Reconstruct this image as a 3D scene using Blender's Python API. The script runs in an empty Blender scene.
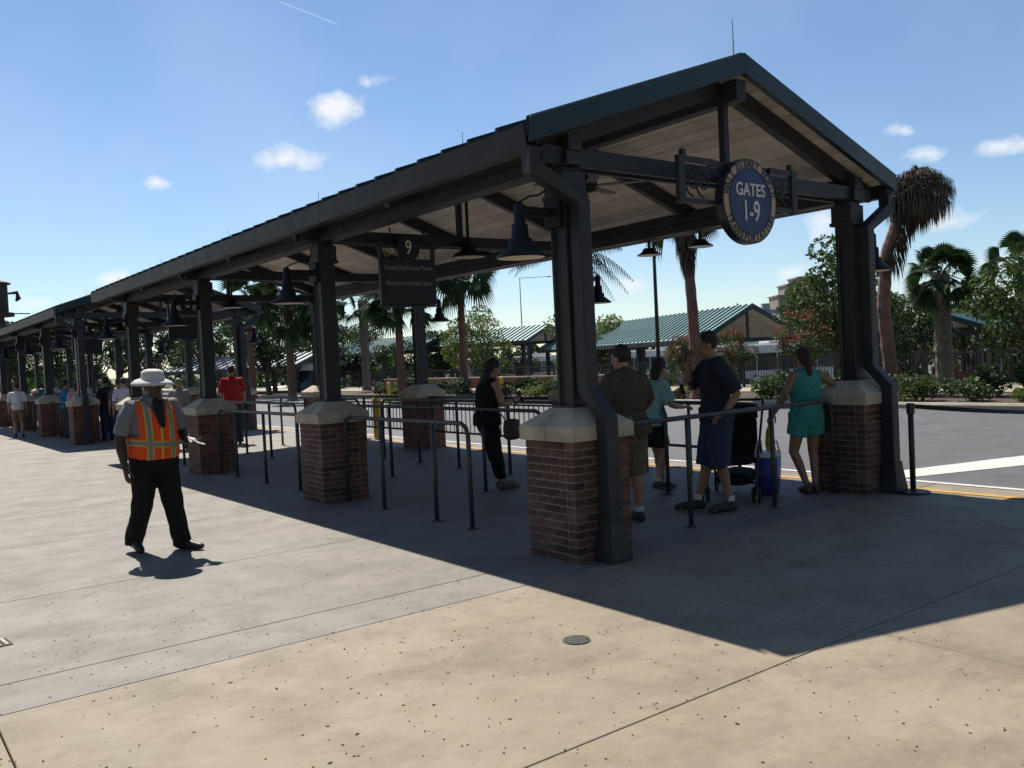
import bpy, math, random
from mathutils import Vector, Matrix, Euler
random.seed(7)
V = Vector
sc = bpy.context.scene
COL = sc.collection
# ------------------------------------------------------------------ camera
F_PX, PITCH, ROLL, YAW = 879.9, math.radians(1.704), math.radians(2.793), math.radians(37.136)
CAM = V((-4.9, -5.606, 1.683))
r0 = V((math.cos(YAW), -math.sin(YAW), 0)); fw0 = V((math.sin(YAW), math.cos(YAW), 0)); up0 = V((0, 0, 1))
FW = fw0*math.cos(PITCH) - up0*math.sin(PITCH)
up1 = up0*math.cos(PITCH) + fw0*math.sin(PITCH)
RT = r0*math.cos(ROLL) - up1*math.sin(ROLL)
UP = r0*math.sin(ROLL) + up1*math.cos(ROLL)
cam = bpy.data.cameras.new('camera'); camo = bpy.data.objects.new('camera', cam); COL.objects.link(camo)
M = Matrix((RT, UP, -FW)).transposed().to_4x4(); M.translation = CAM
camo.matrix_world = M
cam.sensor_width = 36; cam.lens = 36*F_PX/1024; cam.clip_start = .05; cam.clip_end = 6000
sc.camera = camo
sc.render.resolution_x, sc.render.resolution_y = 1024, 768
# ------------------------------------------------------------------ sky, sun, exposure
SUN = V((0.09, 0.56, 0.82)).normalized()
EL = math.asin(SUN.z); AZ = math.atan2(SUN.x, SUN.y)
EXPOSURE = 0.56; SKY = 0.081; SUNP = 5.0
def ray(u, v): return (RT*(u-512) - UP*(v-384) + FW*F_PX).normalized()
def at(u, D, v=370):                       # a ground position D metres out along a viewing direction
    d = RT*(u-512) - UP*(v-384) + FW*F_PX
    p = CAM + d*(D/F_PX); return V((p.x, p.y, 0))
world = bpy.data.worlds.new('World'); sc.world = world; world.use_nodes = True
nt = world.node_tree; nt.nodes.clear()
def N(t, ty, **k):
    n = t.nodes.new(ty)
    for a, b in k.items(): setattr(n, a, b)
    return n
def math_(t, op, a, b=None, clamp=False):
    n = N(t, 'ShaderNodeMath', operation=op, use_clamp=clamp)
    for i, x in enumerate((a, b)):
        if x is None: continue
        if isinstance(x, (int, float)): n.inputs[i].default_value = x
        else: t.links.new(x, n.inputs[i])
    return n.outputs[0]
sky = N(nt, 'ShaderNodeTexSky', sky_type='NISHITA', sun_disc=False, sun_elevation=EL, sun_rotation=AZ, altitude=30, air_density=1.0, dust_density=0.05, ozone_density=4.0)
tc = N(nt, 'ShaderNodeTexCoord')
nz = N(nt, 'ShaderNodeTexNoise'); nz.inputs['Scale'].default_value = 22; nz.inputs['Detail'].default_value = 7; nz.inputs['Roughness'].default_value = .62
nt.links.new(tc.outputs['Generated'], nz.inputs['Vector'])
wob = math_(nt, 'MULTIPLY', math_(nt, 'SUBTRACT', nz.outputs[0], .5), 3.4)
clouds = [(328,108,30,17,1.),(288,159,36,13,1.),(155,183,15,8,.8),(118,279,24,9,.9),(40,303,34,13,.7),(822,230,20,22,1.),(790,274,24,12,1.),(903,131,18,10,.5),
          (928,154,32,10,.6),(1003,146,34,10,.6),(948,222,36,14,.75),(632,287,20,10,.9),(676,294,34,11,.7),(1000,264,36,14,.6),(325,80,26,14,.3),(372,82,40,14,.14)]
dirs = [(ray(u, v), a/F_PX, b/F_PX, s) for u, v, a, b, s in clouds]
for az, el, a, b, s in [(-60,14,.05,.02,.9),(-95,22,.06,.02,.8),(-140,12,.05,.02,.9),(150,18,.06,.02,.8),(110,12,.05,.02,.9),(85,25,.04,.02,.7),(-25,33,.04,.016,.7)]:
    az, el = math.radians(az), math.radians(el)
    dirs.append((V((math.sin(az)*math.cos(el), math.cos(az)*math.cos(el), math.sin(el))), a, b, s))
near = None
for d, a, b, s in dirs:
    h = d.cross(V((0, 0, 1))).normalized(); w = h.cross(d)
    mp = N(nt, 'ShaderNodeMapping', vector_type='TEXTURE'); mp.inputs['Location'].default_value = d
    mp.inputs['Rotation'].default_value = Matrix((h, w, -d)).transposed().to_euler(); mp.inputs['Scale'].default_value = (a, b, .3)
    nt.links.new(tc.outputs['Generated'], mp.inputs[0])
    ln = N(nt, 'ShaderNodeVectorMath', operation='LENGTH'); nt.links.new(mp.outputs[0], ln.inputs[0])
    rr = math_(nt, 'ADD', ln.outputs['Value'], (1-s)*.9)
    near = rr if near is None else math_(nt, 'MINIMUM', near, rr)
acc = math_(nt, 'MULTIPLY', math_(nt, 'SUBTRACT', 1.0, math_(nt, 'SUBTRACT', near, wob)), .95, True)
acc = math_(nt, 'MULTIPLY', acc, math_(nt, 'SUBTRACT', 2.0, near, True))
# a thin contrail
p, q = ray(283, 3), ray(332, 22); nrm = p.cross(q).normalized(); mid = (p+q).normalized()
dn = N(nt, 'ShaderNodeVectorMath', operation='DOT_PRODUCT'); dn.inputs[1].default_value = nrm
dm = N(nt, 'ShaderNodeVectorMath', operation='DOT_PRODUCT'); dm.inputs[1].default_value = mid
for x in (dn, dm): nt.links.new(tc.outputs['Generated'], x.inputs[0])
c1 = math_(nt, 'SUBTRACT', 1.0, math_(nt, 'MULTIPLY', math_(nt, 'ABSOLUTE', dn.outputs['Value']), 900), True)
c2 = math_(nt, 'MULTIPLY', math_(nt, 'SUBTRACT', dm.outputs['Value'], math.cos(.034)), 4000, True)
acc = math_(nt, 'MAXIMUM', acc, math_(nt, 'MULTIPLY', math_(nt, 'MULTIPLY', c1, c2), .35))
haz = N(nt, 'ShaderNodeTexNoise'); haz.inputs['Scale'].default_value = 3.0; haz.inputs['Detail'].default_value = 5
nt.links.new(tc.outputs['Generated'], haz.inputs['Vector'])
acc = math_(nt, 'MAXIMUM', acc, math_(nt, 'MULTIPLY', math_(nt, 'SUBTRACT', haz.outputs[0], .40, True), .5))
mx = N(nt, 'ShaderNodeMix', data_type='RGBA'); mx.inputs[7].default_value = (7.6, 7.9, 8.3, 1)
nt.links.new(acc, mx.inputs[0]); nt.links.new(sky.outputs[0], mx.inputs[6])
bg = N(nt, 'ShaderNodeBackground'); bg.inputs['Strength'].default_value = SKY
wo = N(nt, 'ShaderNodeOutputWorld')
nt.links.new(mx.outputs[2], bg.inputs[0]); nt.links.new(bg.outputs[0], wo.inputs[0])
sl = bpy.data.lights.new('sun', 'SUN'); sl.energy = SUNP; sl.angle = math.radians(.53); sl.color = (1, .94, .83)
so = bpy.data.objects.new('sun', sl); COL.objects.link(so); so.rotation_euler = SUN.to_track_quat('Z', 'Y').to_euler(); so.location = SUN*60
sc.view_settings.view_transform = 'Standard'; sc.view_settings.look = 'None'; sc.view_settings.gamma = 1; sc.view_settings.use_curve_mapping = False
sc.view_settings.exposure = EXPOSURE
sc.render.engine = 'CYCLES'
sc.cycles.max_bounces = 8; sc.cycles.transparent_max_bounces = 12

# ------------------------------------------------------------------ materials
MATS = {}
def mat(name, col, rough=.6, metal=0., var=.15, scale=6., bump=0., rnd=0., spec=.5, col2=None, island=0., coat=0., trans=0., detail=5):
    if name in MATS: return MATS[name]
    m = bpy.data.materials.new(name); m.use_nodes = True; t = m.node_tree; b = t.nodes['Principled BSDF']
    b.inputs['Roughness'].default_value = rough; b.inputs['Metallic'].default_value = metal; b.inputs['Specular IOR Level'].default_value = spec
    b.inputs['Coat Weight'].default_value = coat
    tcn = N(t, 'ShaderNodeTexCoord'); n = N(t, 'ShaderNodeTexNoise'); n.inputs['Scale'].default_value = scale; n.inputs['Detail'].default_value = detail; n.inputs['Roughness'].default_value = .6
    t.links.new(tcn.outputs['Object'], n.inputs['Vector'])
    c2 = col2 or tuple(c*(1-var) for c in col); c1 = col if col2 else tuple(min(1, c*(1+var)) for c in col)
    mr = N(t, 'ShaderNodeMapRange'); mr.inputs[1].default_value = .32; mr.inputs[2].default_value = .68; t.links.new(n.outputs[0], mr.inputs[0])
    x = N(t, 'ShaderNodeMix', data_type='RGBA'); x.inputs[6].default_value = (*c1, 1); x.inputs[7].default_value = (*c2, 1); t.links.new(mr.outputs[0], x.inputs[0])
    out = x.outputs[2]
    if rnd or island:
        if rnd: src = N(t, 'ShaderNodeObjectInfo').outputs['Random']
        else: src = N(t, 'ShaderNodeNewGeometry').outputs['Random Per Island']
        k = rnd or island
        hs = N(t, 'ShaderNodeHueSaturation')
        t.links.new(math_(t, 'ADD', 1-k, math_(t, 'MULTIPLY', src, 2*k)), hs.inputs['Value'])
        wn = N(t, 'ShaderNodeTexWhiteNoise', noise_dimensions='1D'); t.links.new(src, wn.inputs['W'])
        t.links.new(math_(t, 'ADD', .5-.02*min(1, k*3), math_(t, 'MULTIPLY', wn.outputs[0], .04*min(1, k*3))), hs.inputs['Hue'])
        t.links.new(out, hs.inputs['Color']); out = hs.outputs[0]
    t.links.new(out, b.inputs['Base Color'])
    rv = N(t, 'ShaderNodeMapRange'); rv.inputs[3].default_value = max(0, rough-.1); rv.inputs[4].default_value = min(1, rough+.12); t.links.new(n.outputs[0], rv.inputs[0]); t.links.new(rv.outputs[0], b.inputs['Roughness'])
    if bump:
        n2 = N(t, 'ShaderNodeTexNoise'); n2.inputs['Scale'].default_value = scale*6; n2.inputs['Detail'].default_value = 4; t.links.new(tcn.outputs['Object'], n2.inputs['Vector'])
        bp = N(t, 'ShaderNodeBump'); bp.inputs['Strength'].default_value = bump; bp.inputs['Distance'].default_value = .01; t.links.new(n2.outputs[0], bp.inputs['Height']); t.links.new(bp.outputs[0], b.inputs['Normal'])
    if trans:
        tr = N(t, 'ShaderNodeBsdfTranslucent'); t.links.new(out, tr.inputs[0])
        ms = N(t, 'ShaderNodeMixShader'); ms.inputs[0].default_value = trans
        o = t.nodes['Material Output']; t.links.new(b.outputs[0], ms.inputs[1]); t.links.new(tr.outputs[0], ms.inputs[2]); t.links.new(ms.outputs[0], o.inputs[0])
    MATS[name] = m; return m

def concrete(name, base, warm, stain):
    m = bpy.data.materials.new(name); m.use_nodes = True; t = m.node_tree; b = t.nodes['Principled BSDF']
    g = N(t, 'ShaderNodeNewGeometry')
    def noise(s, d, ro=.6, sy=1.):
        n = N(t, 'ShaderNodeTexNoise'); n.inputs['Scale'].default_value = s; n.inputs['Detail'].default_value = d; n.inputs['Roughness'].default_value = ro
        if sy != 1.:
            mp = N(t, 'ShaderNodeMapping'); mp.inputs['Scale'].default_value = (1, sy, 1); t.links.new(g.outputs['Position'], mp.inputs[0]); t.links.new(mp.outputs[0], n.inputs['Vector'])
        else: t.links.new(g.outputs['Position'], n.inputs['Vector'])
        return n.outputs[0]
    def rng(x, a, b_):
        r = N(t, 'ShaderNodeMapRange'); r.inputs[1].default_value = a; r.inputs[2].default_value = b_; t.links.new(x, r.inputs[0]); return r.outputs[0]
    def mix(f, c1, c2, k=1.):
        x = N(t, 'ShaderNodeMix', data_type='RGBA')
        t.links.new(math_(t, 'MULTIPLY', f, k), x.inputs[0])
        for i, c in ((6, c1), (7, c2)):
            if isinstance(c, tuple): x.inputs[i].default_value = (*c, 1)
            else: t.links.new(c, x.inputs[i])
        return x.outputs[2]
    c = mix(rng(noise(.55, 6), .35, .65), base, warm)
    c = mix(rng(noise(1.3, 8, .72, 1.3), .46, .66), c, stain, .75)
    c = mix(rng(noise(5.5, 6, .7, 2.), .52, .75), c, tuple(x*.8 for x in stain), .35)
    c = mix(rng(noise(60, 3), .4, .7), c, tuple(x*.85 for x in base), .25)
    v = N(t, 'ShaderNodeTexVoronoi'); v.inputs['Scale'].default_value = 3.1; t.links.new(g.outputs['Position'], v.inputs['Vector'])
    c = mix(math_(t, 'LESS_THAN', v.outputs['Distance'], .035), c, tuple(x*.55 for x in stain), .6)
    v2 = N(t, 'ShaderNodeTexVoronoi'); v2.inputs['Scale'].default_value = 14; t.links.new(g.outputs['Position'], v2.inputs['Vector'])
    c = mix(math_(t, 'LESS_THAN', v2.outputs['Distance'], .05), c, tuple(x*.4 for x in stain), .6)
    w1 = N(t, 'ShaderNodeTexNoise'); w1.inputs['Scale'].default_value = 1.6; w1.inputs['Detail'].default_value = 9; w1.inputs['Roughness'].default_value = .75; w1.inputs['Distortion'].default_value = .25; t.links.new(g.outputs['Position'], w1.inputs['Vector'])
    c = mix(rng(w1.outputs[0], .50, .66), c, tuple(x*.9 for x in stain), .5)
    oi = N(t, 'ShaderNodeObjectInfo'); hs = N(t, 'ShaderNodeHueSaturation'); t.links.new(c, hs.inputs['Color'])
    t.links.new(math_(t, 'ADD', .94, math_(t, 'MULTIPLY', oi.outputs['Random'], .1)), hs.inputs['Value'])
    t.links.new(hs.outputs[0], b.inputs['Base Color']); b.inputs['Roughness'].default_value = .8
    t.links.new(math_(t, 'ADD', .55, math_(t, 'MULTIPLY', noise(2.2, 5), .35)), b.inputs['Roughness'])
    bp = N(t, 'ShaderNodeBump'); bp.inputs['Strength'].default_value = .25; bp.inputs['Distance'].default_value = .006
    t.links.new(noise(45, 5), bp.inputs['Height']); t.links.new(bp.outputs[0], b.inputs['Normal'])
    return m
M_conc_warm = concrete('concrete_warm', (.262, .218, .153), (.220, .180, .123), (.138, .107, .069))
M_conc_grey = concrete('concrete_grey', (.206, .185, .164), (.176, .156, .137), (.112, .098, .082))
M_joint = mat('joint_filler', (.10, .085, .07), .9)
M_asph = concrete('asphalt', (.100,.098,.104), (.088,.086,.091), (.064,.062,.064))
M_kerb = mat('kerb_concrete', (.30, .265, .2), .85, var=.2, scale=3, bump=.2)
M_white = mat('road_white', (.5, .49, .46), .7, var=.15, scale=9)
M_yel = mat('road_yellow', (.47, .25, .025), .7, var=.2, scale=9)
M_slate = mat('slate_paint', (.025, .027, .034), .5, var=.14, scale=4, spec=.4)
M_slate2 = mat('slate_paint_dark', (.022, .023, .027), .55, var=.15, scale=4)
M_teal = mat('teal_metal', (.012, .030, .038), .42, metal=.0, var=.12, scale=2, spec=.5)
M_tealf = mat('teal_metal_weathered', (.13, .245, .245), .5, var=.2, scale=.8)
M_tealg = mat('grey_teal_metal', (.22, .26, .27), .5, var=.2, scale=.8)
M_ceil = mat('ceiling_tan', (.66, .60, .545), .8, var=.16, scale=2.2, rnd=.16, bump=.1)
M_brick = mat('brick', (.100, .051, .043), .9, var=.25, scale=14, rnd=.45, bump=.4)
M_brickm = mat('brick_mass', (.14, .054, .04), .85, var=.2, scale=14, island=.35, bump=.4)
M_mortar = mat('mortar', (.22, .185, .155), .95, var=.15, scale=20, bump=.3)
M_cap = mat('cast_stone', (.41, .36, .275), .85, var=.25, scale=4, bump=.2)
M_rail = mat('rail_paint', (.045, .05, .056), .45, var=.2, scale=8)
M_black = mat('black_metal', (.022, .022, .026), .45, var=.2)
M_lamp = mat('lamp_enamel', (.012, .013, .018), .55, var=.15, spec=.25)
M_lampin = mat('lamp_white_inside', (.75, .70, .6), .5)
M_signblue = mat('sign_blue', (.012, .028, .12), .4, var=.1)
M_signdark = mat('sign_navy', (.010, .012, .03), .4, var=.1)
M_tan = mat('sign_tan', (.42, .33, .21), .5, var=.08)
M_cream = mat('sign_cream', (.72, .70, .64), .5, var=.05)
M_soil = mat('mulch', (.06, .038, .024), .95, var=.35, scale=9, bump=.6)
M_grass = mat('far_ground', (.075, .10, .045), .95, var=.35, scale=.15, col2=(.16, .14, .09))
M_lot = mat('lot_asphalt', (.12, .12, .125), .9, var=.2, scale=.7)
M_glass = mat('vehicle_glass', (.012, .015, .02), .08, var=.05, spec=.6)
M_tyre = mat('rubber', (.015, .015, .016), .85)
M_steel = mat('bare_steel', (.4, .4, .4), .35, metal=.9)
M_yelp = mat('bollard_yellow', (.65, .42, .03), .5, var=.12)

# ------------------------------------------------------------------ mesh builder
class MB:
    def __init__(s): s.v = []; s.f = []; s.m = []; s.cur = 0
    def add(s, vs, fs):
        o = len(s.v); s.v += [tuple(v) for v in vs]; s.f += [tuple(i+o for i in f) for f in fs]; s.m += [s.cur]*len(fs); return s
    def box(s, x0, x1, y0, y1, z0, z1, T=None):
        vs = [V((x, y, z)) for z in (z0, z1) for x, y in ((x0, y0), (x1, y0), (x1, y1), (x0, y1))]
        if T: vs = [T @ v for v in vs]
        return s.add(vs, [(3,2,1,0),(4,5,6,7),(0,1,5,4),(1,2,6,5),(2,3,7,6),(3,0,4,7)])
    def beam(s, p, q, w, h, up=(0,0,1)):
        p, q = V(p), V(q); t = (q-p).normalized(); a = t.cross(V(up))
        if a.length < 1e-4: a = t.cross(V((1,0,0)))
        a.normalize(); b = a.cross(t)
        vs = [e + a*(i*w/2) + b*(j*h/2) for e in (p, q) for i, j in ((-1,-1),(1,-1),(1,1),(-1,1))]
        return s.add(vs, [(0,1,2,3),(7,6,5,4),(0,4,5,1),(1,5,6,2),(2,6,7,3),(3,7,4,0)])
    def tube(s, pts, rs, n=8, cap=True, lat=None, dome=False, sq=1.0):
        pts = [V(p) for p in pts]; k = len(pts)
        if not isinstance(rs, (list, tuple)): rs = [rs]*k
        rs = [(x, x) if isinstance(x, (int, float)) else x for x in rs]
        if dome:
            t0 = (pts[0]-pts[1]).normalized(); t1 = (pts[-1]-pts[-2]).normalized()
            a, b = min(rs[0])*.8, min(rs[-1])*.8
            pts = [pts[0]+t0*a, pts[0]+t0*a*.6] + pts + [pts[-1]+t1*b*.6, pts[-1]+t1*b]
            rs = [(rs[0][0]*.35, rs[0][1]*.35), (rs[0][0]*.8, rs[0][1]*.8)] + rs + [(rs[-1][0]*.8, rs[-1][1]*.8), (rs[-1][0]*.35, rs[-1][1]*.35)]; k += 4
        vs = []; prev = None
        for i in range(k):
            t = (pts[min(i+1, k-1)] - pts[max(i-1, 0)]).normalized()
            l = V(lat) if lat is not None else (prev if prev is not None else (V((1,0,0)) if abs(t.x) < .8 else V((0,1,0))))
            a = l - t*l.dot(t)
            if a.length < 1e-5: a = t.orthogonal()
            a.normalize(); b = t.cross(a); prev = a
            for j in range(n):
                th = 2*math.pi*j/n; c, d = math.cos(th), math.sin(th)
                if sq != 1.0: c = math.copysign(abs(c)**sq, c); d = math.copysign(abs(d)**sq, d)
                vs.append(pts[i] + a*(rs[i][0]*c) + b*(rs[i][1]*d))
        fs = [(i*n+j, i*n+(j+1) % n, (i+1)*n+(j+1) % n, (i+1)*n+j) for i in range(k-1) for j in range(n)]
        if cap: fs += [tuple(range(n-1, -1, -1)), tuple(range((k-1)*n, k*n))]
        return s.add(vs, fs)
    def lathe(s, c, prof, n=16, cap=True, axis=None):
        c = V(c); T = Matrix.Identity(3) if axis is None else V(axis).to_track_quat('Z', 'Y').to_matrix()
        k = len(prof); vs = [c + T @ V((r*math.cos(2*math.pi*j/n), r*math.sin(2*math.pi*j/n), z)) for r, z in prof for j in range(n)]
        fs = [(i*n+j, i*n+(j+1) % n, (i+1)*n+(j+1) % n, (i+1)*n+j) for i in range(k-1) for j in range(n)]
        if cap: fs += [tuple(range(n-1, -1, -1)), tuple(range((k-1)*n, k*n))]
        return s.add(vs, fs)
    def ball(s, c, r, n=12, m=8, T=None):
        c = V(c); r = (r, r, r) if isinstance(r, (int, float)) else r
        vs = []; 
        for i in range(m+1):
            ph = math.pi*i/m
            for j in range(n):
                th = 2*math.pi*j/n; p = V((r[0]*math.sin(ph)*math.cos(th), r[1]*math.sin(ph)*math.sin(th), -r[2]*math.cos(ph)))
                vs.append(c + (T @ p if T else p))
        return s.add(vs, [(i*n+j, i*n+(j+1) % n, (i+1)*n+(j+1) % n, (i+1)*n+j) for i in range(m) for j in range(n)])
    def prism(s, poly, y0, y1, ax='y'):       # poly in (x,z), extruded along y (or (y,z) along x)
        n = len(poly)
        mk = (lambda a, b, e: (a, e, b)) if ax == 'y' else (lambda a, b, e: (e, a, b))
        vs = [mk(a, b, y0) for a, b in poly] + [mk(a, b, y1) for a, b in poly]
        return s.add(vs, [tuple(range(n)), tuple(range(2*n-1, n-1, -1))] + [(i, i+n, (i+1) % n+n, (i+1) % n) for i in range(n)])
    def mesh(s, name, mats, smooth=False, fix=True):
        me = bpy.data.meshes.new(name); me.from_pydata(s.v, [], s.f)
        for m in (mats if isinstance(mats, (list, tuple)) else [mats]): me.materials.append(m)
        if len(me.materials) > 1: me.polygons.foreach_set('material_index', s.m)
        if fix:
            import bmesh
            bm = bmesh.new(); bm.from_mesh(me); bmesh.ops.recalc_face_normals(bm, faces=bm.faces); bm.to_mesh(me); bm.free()
        if smooth: me.polygons.foreach_set('use_smooth', [True]*len(me.polygons))
        me.update(); return me
    def build(s, name, mats, parent=None, smooth=False, bevel=0, loc=None, fix=True):
        return put(name, s.mesh(name, mats, smooth, fix), parent, bevel, loc)
def put(name, me, parent=None, bevel=0, loc=None, rz=0):
    o = bpy.data.objects.new(name, me); COL.objects.link(o)
    if parent: o.parent = parent
    if loc is not None: o.location = loc
    if rz: o.rotation_euler.z = rz
    if bevel:
        b = o.modifiers.new('bevel', 'BEVEL'); b.width = bevel; b.segments = 1; b.limit_method = 'ANGLE'
    return o
def tag(o, label=None, cat=None, group=None, kind=None):
    for k, x in (('label', label), ('category', cat), ('group', group), ('kind', kind)):
        if x: o[k] = x
    return o
def thing(name, label, cat, loc=(0,0,0), rz=0, group=None):
    o = bpy.data.objects.new(name, None); COL.objects.link(o); o.location = loc; o.rotation_euler.z = rz; o.empty_display_size = .2
    return tag(o, label, cat, group)
def copy_tree(o, parent=None):
    c = o.copy(); COL.objects.link(c); c.parent = parent
    for ch in list(o.children): copy_tree(ch, c)
    return c
def structure(name, mb, m, parent=None, **k):
    o = mb.build(name, m, parent, **k)
    if not parent: o['kind'] = 'structure'
    return o

# ------------------------------------------------------------------ ground
structure('ground', MB().add([(-3000,-3000,-1.45),(3000,-3000,-1.45),(3000,3000,-1.45),(-3000,3000,-1.45)], [(0,1,2,3)]), M_grass)
plat = MB().box(-40, 5.02, -40, 110, -1.4, -.03)
platform = structure('platform', plat, M_joint)
XJ = [-17, -8.6, -4.4, -.25, 3.05, 5.02]
YJ = [-9.9, -7.4, -5.1, -2.75, -.48, .03, 2.13, 4.6, 7.05, 9.5, 12, 14.5, 17, 19.5, 24.4, 29.4, 34.4, 39.4]
for i in range(len(XJ)-1):
    for j in range(len(YJ)-1):
        x0, x1, y0, y1 = XJ[i], XJ[i+1], YJ[j], YJ[j+1]
        mb = MB(); e = .0035; zc = random.uniform(-.0012, 0)
        mb.box(x0+e, x1-e, y0+e, y1-e, -.03, zc)
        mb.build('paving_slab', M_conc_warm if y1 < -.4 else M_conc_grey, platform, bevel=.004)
for x0, x1, y0, y1 in ((-40, -17.02, -40, 110), (-17, 5.02, -40, -9.92), (-17, 5.02, 39.42, 110)):
    MB().box(x0, x1, y0, y1, -.03, -.001).build('paving_field', M_conc_grey, platform)
road = structure('road', MB().box(5.03, 16.6, -60, 140, -1.4, -.10), M_asph)
structure('road_edge_line', MB().box(5.62, 5.73, -60, 60, -.099, -.094), M_white)
structure('kerb_line', MB().box(4.50, 4.61, -40, 60, .0025, .006), M_yel)
# broad painted stripe crossing the lane
st = MB(); a, b, c, d = (5.75,.36), (6.35,.72), (11.0,-.55), (9.6,-1.02)
st.add([(*a,-.094),(*b,-.094),(*c,-.094),(*d,-.094)], [(0,3,2,1)]); structure('lane_stripe', st, M_white)
kerb = MB().prism([(16.6,-.3),(16.6,.0),(16.64,.05),(16.86,.05),(16.86,-.3)], -60, 140); structure('kerb', kerb, M_kerb)
structure('planting_bed', MB().box(16.865, 21, -60, 140, -1.4, .03), M_soil)
structure('footpath', MB().box(21.005, 24, -60, 140, -1.4, .06), M_kerb)
structure('bank', MB().add([(24.005,-60,.02),(27,-60,.0),(33,-60,-1.3),(33,140,-1.3),(27,140,.0),(24.005,140,.02)], [(0,1,4,5),(1,2,3,4)]), M_grass)
structure('coach_lot', MB().add([(33.05,-80,-1.40),(130,-80,-1.40),(130,160,-1.40),(33.05,160,-1.40)], [(0,1,2,3)]), M_lot)

# small floor fittings
def drain(label, loc, r):
    t = thing('floor_cleanout', label, 'floor cover', loc)
    MB().lathe((0,0,-.02), [(r,0),(r,.026),(r*.86,.0265),(r*.85,.023),(.0005,.023)], 28).build('rim', mat('cast_iron', (.06,.065,.06), .55, metal=.4), t, smooth=False)
    for k in range(7):
        y = (k-3)*r*.24; L = math.sqrt(max(.0004, .66*r*r - y*y))
        MB().box(-L, L, y-.006, y+.006, .003, .0068).build('rib', mat('cast_iron_worn', (.10,.10,.09), .5, metal=.3), t)
drain('round dark metal drain cover set in the sunlit beige concrete', (-1.55,-1.69,0), .082)
g = thing('drain_grate', 'small slotted floor grate at the left edge of the sunlit concrete', 'drain grate', (-4.30,.93,0), .1)
MB().box(-.16,.16,-.1,.1,-.02,.004).build('frame', mat('grate_dark', (.02,.018,.016), .8), g)
for k in range(7): MB().box(-.15+k*.045,-.13+k*.045,-.09,.09,.002,.009).build('bar', mat('grate_bar', (.35,.29,.2), .7), g)
# leaf litter: dark flecks on the concrete
lf = MB()
for k in range(5200):
    u = random.random()
    x = random.uniform(-6.5, 4.4); y = random.uniform(-5.5, 9) if u < .85 else random.uniform(-3, 2)
    if random.random() < .35: x += .3*math.sin(y*2.1); y += random.gauss(0, .2)
    s = random.uniform(.003, .0065)*(1.6 if random.random() < .06 else 1); a = random.uniform(0, 6.28); l = s*random.uniform(1.1, 2.2)
    ca, sa = math.cos(a), math.sin(a); z = .0015
    pts = [(-l,0,0),(-l*.2,-s*.8,.001),(l,0,.0005),(l*.1,s*.8,.001)]
    lf.add([(x+px*ca-py*sa, y+px*sa+py*ca, z+pz) for px, py, pz in pts], [(0,1,2,3)])
tag(lf.build('leaf_litter', mat('litter', (.012,.009,.007), .95, island=.4), fix=False), 'tiny dark leaf flecks scattered over the concrete', 'leaf litter', kind='stuff')

# ------------------------------------------------------------------ shelters
D, W = 4.68, 4.19
ZE, OV, OG, SL = 3.54, .55, .26, .35
def zr(x): return ZE + SL*(x+OV) if x <= W/2 else ZE + SL*(W+OV-x)
brick_me = {}
def brick_mesh(L):
    k = round(L, 3)
    if k not in brick_me:
        mb = MB(); h, d, e = .0285, .05, .004
        vs = []
        for z, i in ((-h, e), (-h+e, 0), (h-e, 0), (h, e)):
            vs += [(-L/2+i, -d+i, z), (L/2-i, -d+i, z), (L/2-i, d-i, z), (-L/2+i, d-i, z)]
        fs = [(3,2,1,0),(12,13,14,15)]
        for r in range(3):
            for j in range(4): fs.append((r*4+j, r*4+(j+1) % 4, (r+1)*4+(j+1) % 4, (r+1)*4+j))
        mb.add(vs, fs); brick_me[k] = mb.mesh('brick', M_brick)
    return brick_me[k]
def pier(root, x, y, sides, cap_parts=True):
    """brick pier; sides listed are laid brick by brick, the others joined"""
    p = MB().box(x-.3025, x+.3025, y-.3025, y+.3025, 0, .985).build('brick_pier', M_mortar, root)
    mass = MB(); nc = 15; ch = .982/nc
    for c in range(nc):
        z = ch*(c+.5)
        for s in range(4):
            # pinwheel bond: each face runs from its own corner, .508 long
            lens = [.203, .203, .072] if c % 2 == 0 else [.102, .203, .173]
            u = -.306
            for L in lens:
                cx = u + L/2; u += L + .0105
                jit = random.uniform(-.0015, .002)
                T = Matrix.Rotation(s*math.pi/2, 4, 'Z')
                loc = T @ V((cx, -.306+.05-jit, z))
                if s in sides:
                    put('brick', brick_mesh(L), p, 0, (x+loc.x, y+loc.y, loc.z), s*math.pi/2)
                else:
                    mass.box(-L/2, L/2, -.05, .05, -.0285, .0285, Matrix.Translation((x+loc.x, y+loc.y, loc.z)) @ T)
    if mass.v: mass.build('brickwork', M_brickm, p)['kind'] = 'stuff'
    # cap: vertical band then hipped top, four quarter stones
    for i, j in ((-1,-1),(1,-1),(1,1),(-1,1)) if cap_parts else ((0,0),):
        o, tz = .345, .15; g_ = .003
        if i:
            f = lambda a, b, z: (x+i*a, y+j*b, z)
            vs = [f(g_,g_,.985),f(o,g_,.985),f(o,o,.985),f(g_,o,.985), f(g_,g_,1.105),f(o,g_,1.105),f(o,o,1.105),f(g_,o,1.105), f(g_,g_,1.245),f(tz,g_,1.245),f(tz,tz,1.245),f(g_,tz,1.245)]
        else:
            vs = [(x+a*o, y+b*o, z) for z in (.985,1.105) for a, b in ((-1,-1),(1,-1),(1,1),(-1,1))] + [(x+a*tz, y+b*tz, 1.245) for a, b in ((-1,-1),(1,-1),(1,1),(-1,1))]
        fs = [(3,2,1,0),(8,9,10,11)] + [(r*4+q, r*4+(q+1) % 4, (r+1)*4+(q+1) % 4, (r+1)*4+q) for r in (0,1) for q in range(4)]
        MB().add(vs, fs).build('cap_stone', M_cap, p, bevel=.006)
    return p
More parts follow.
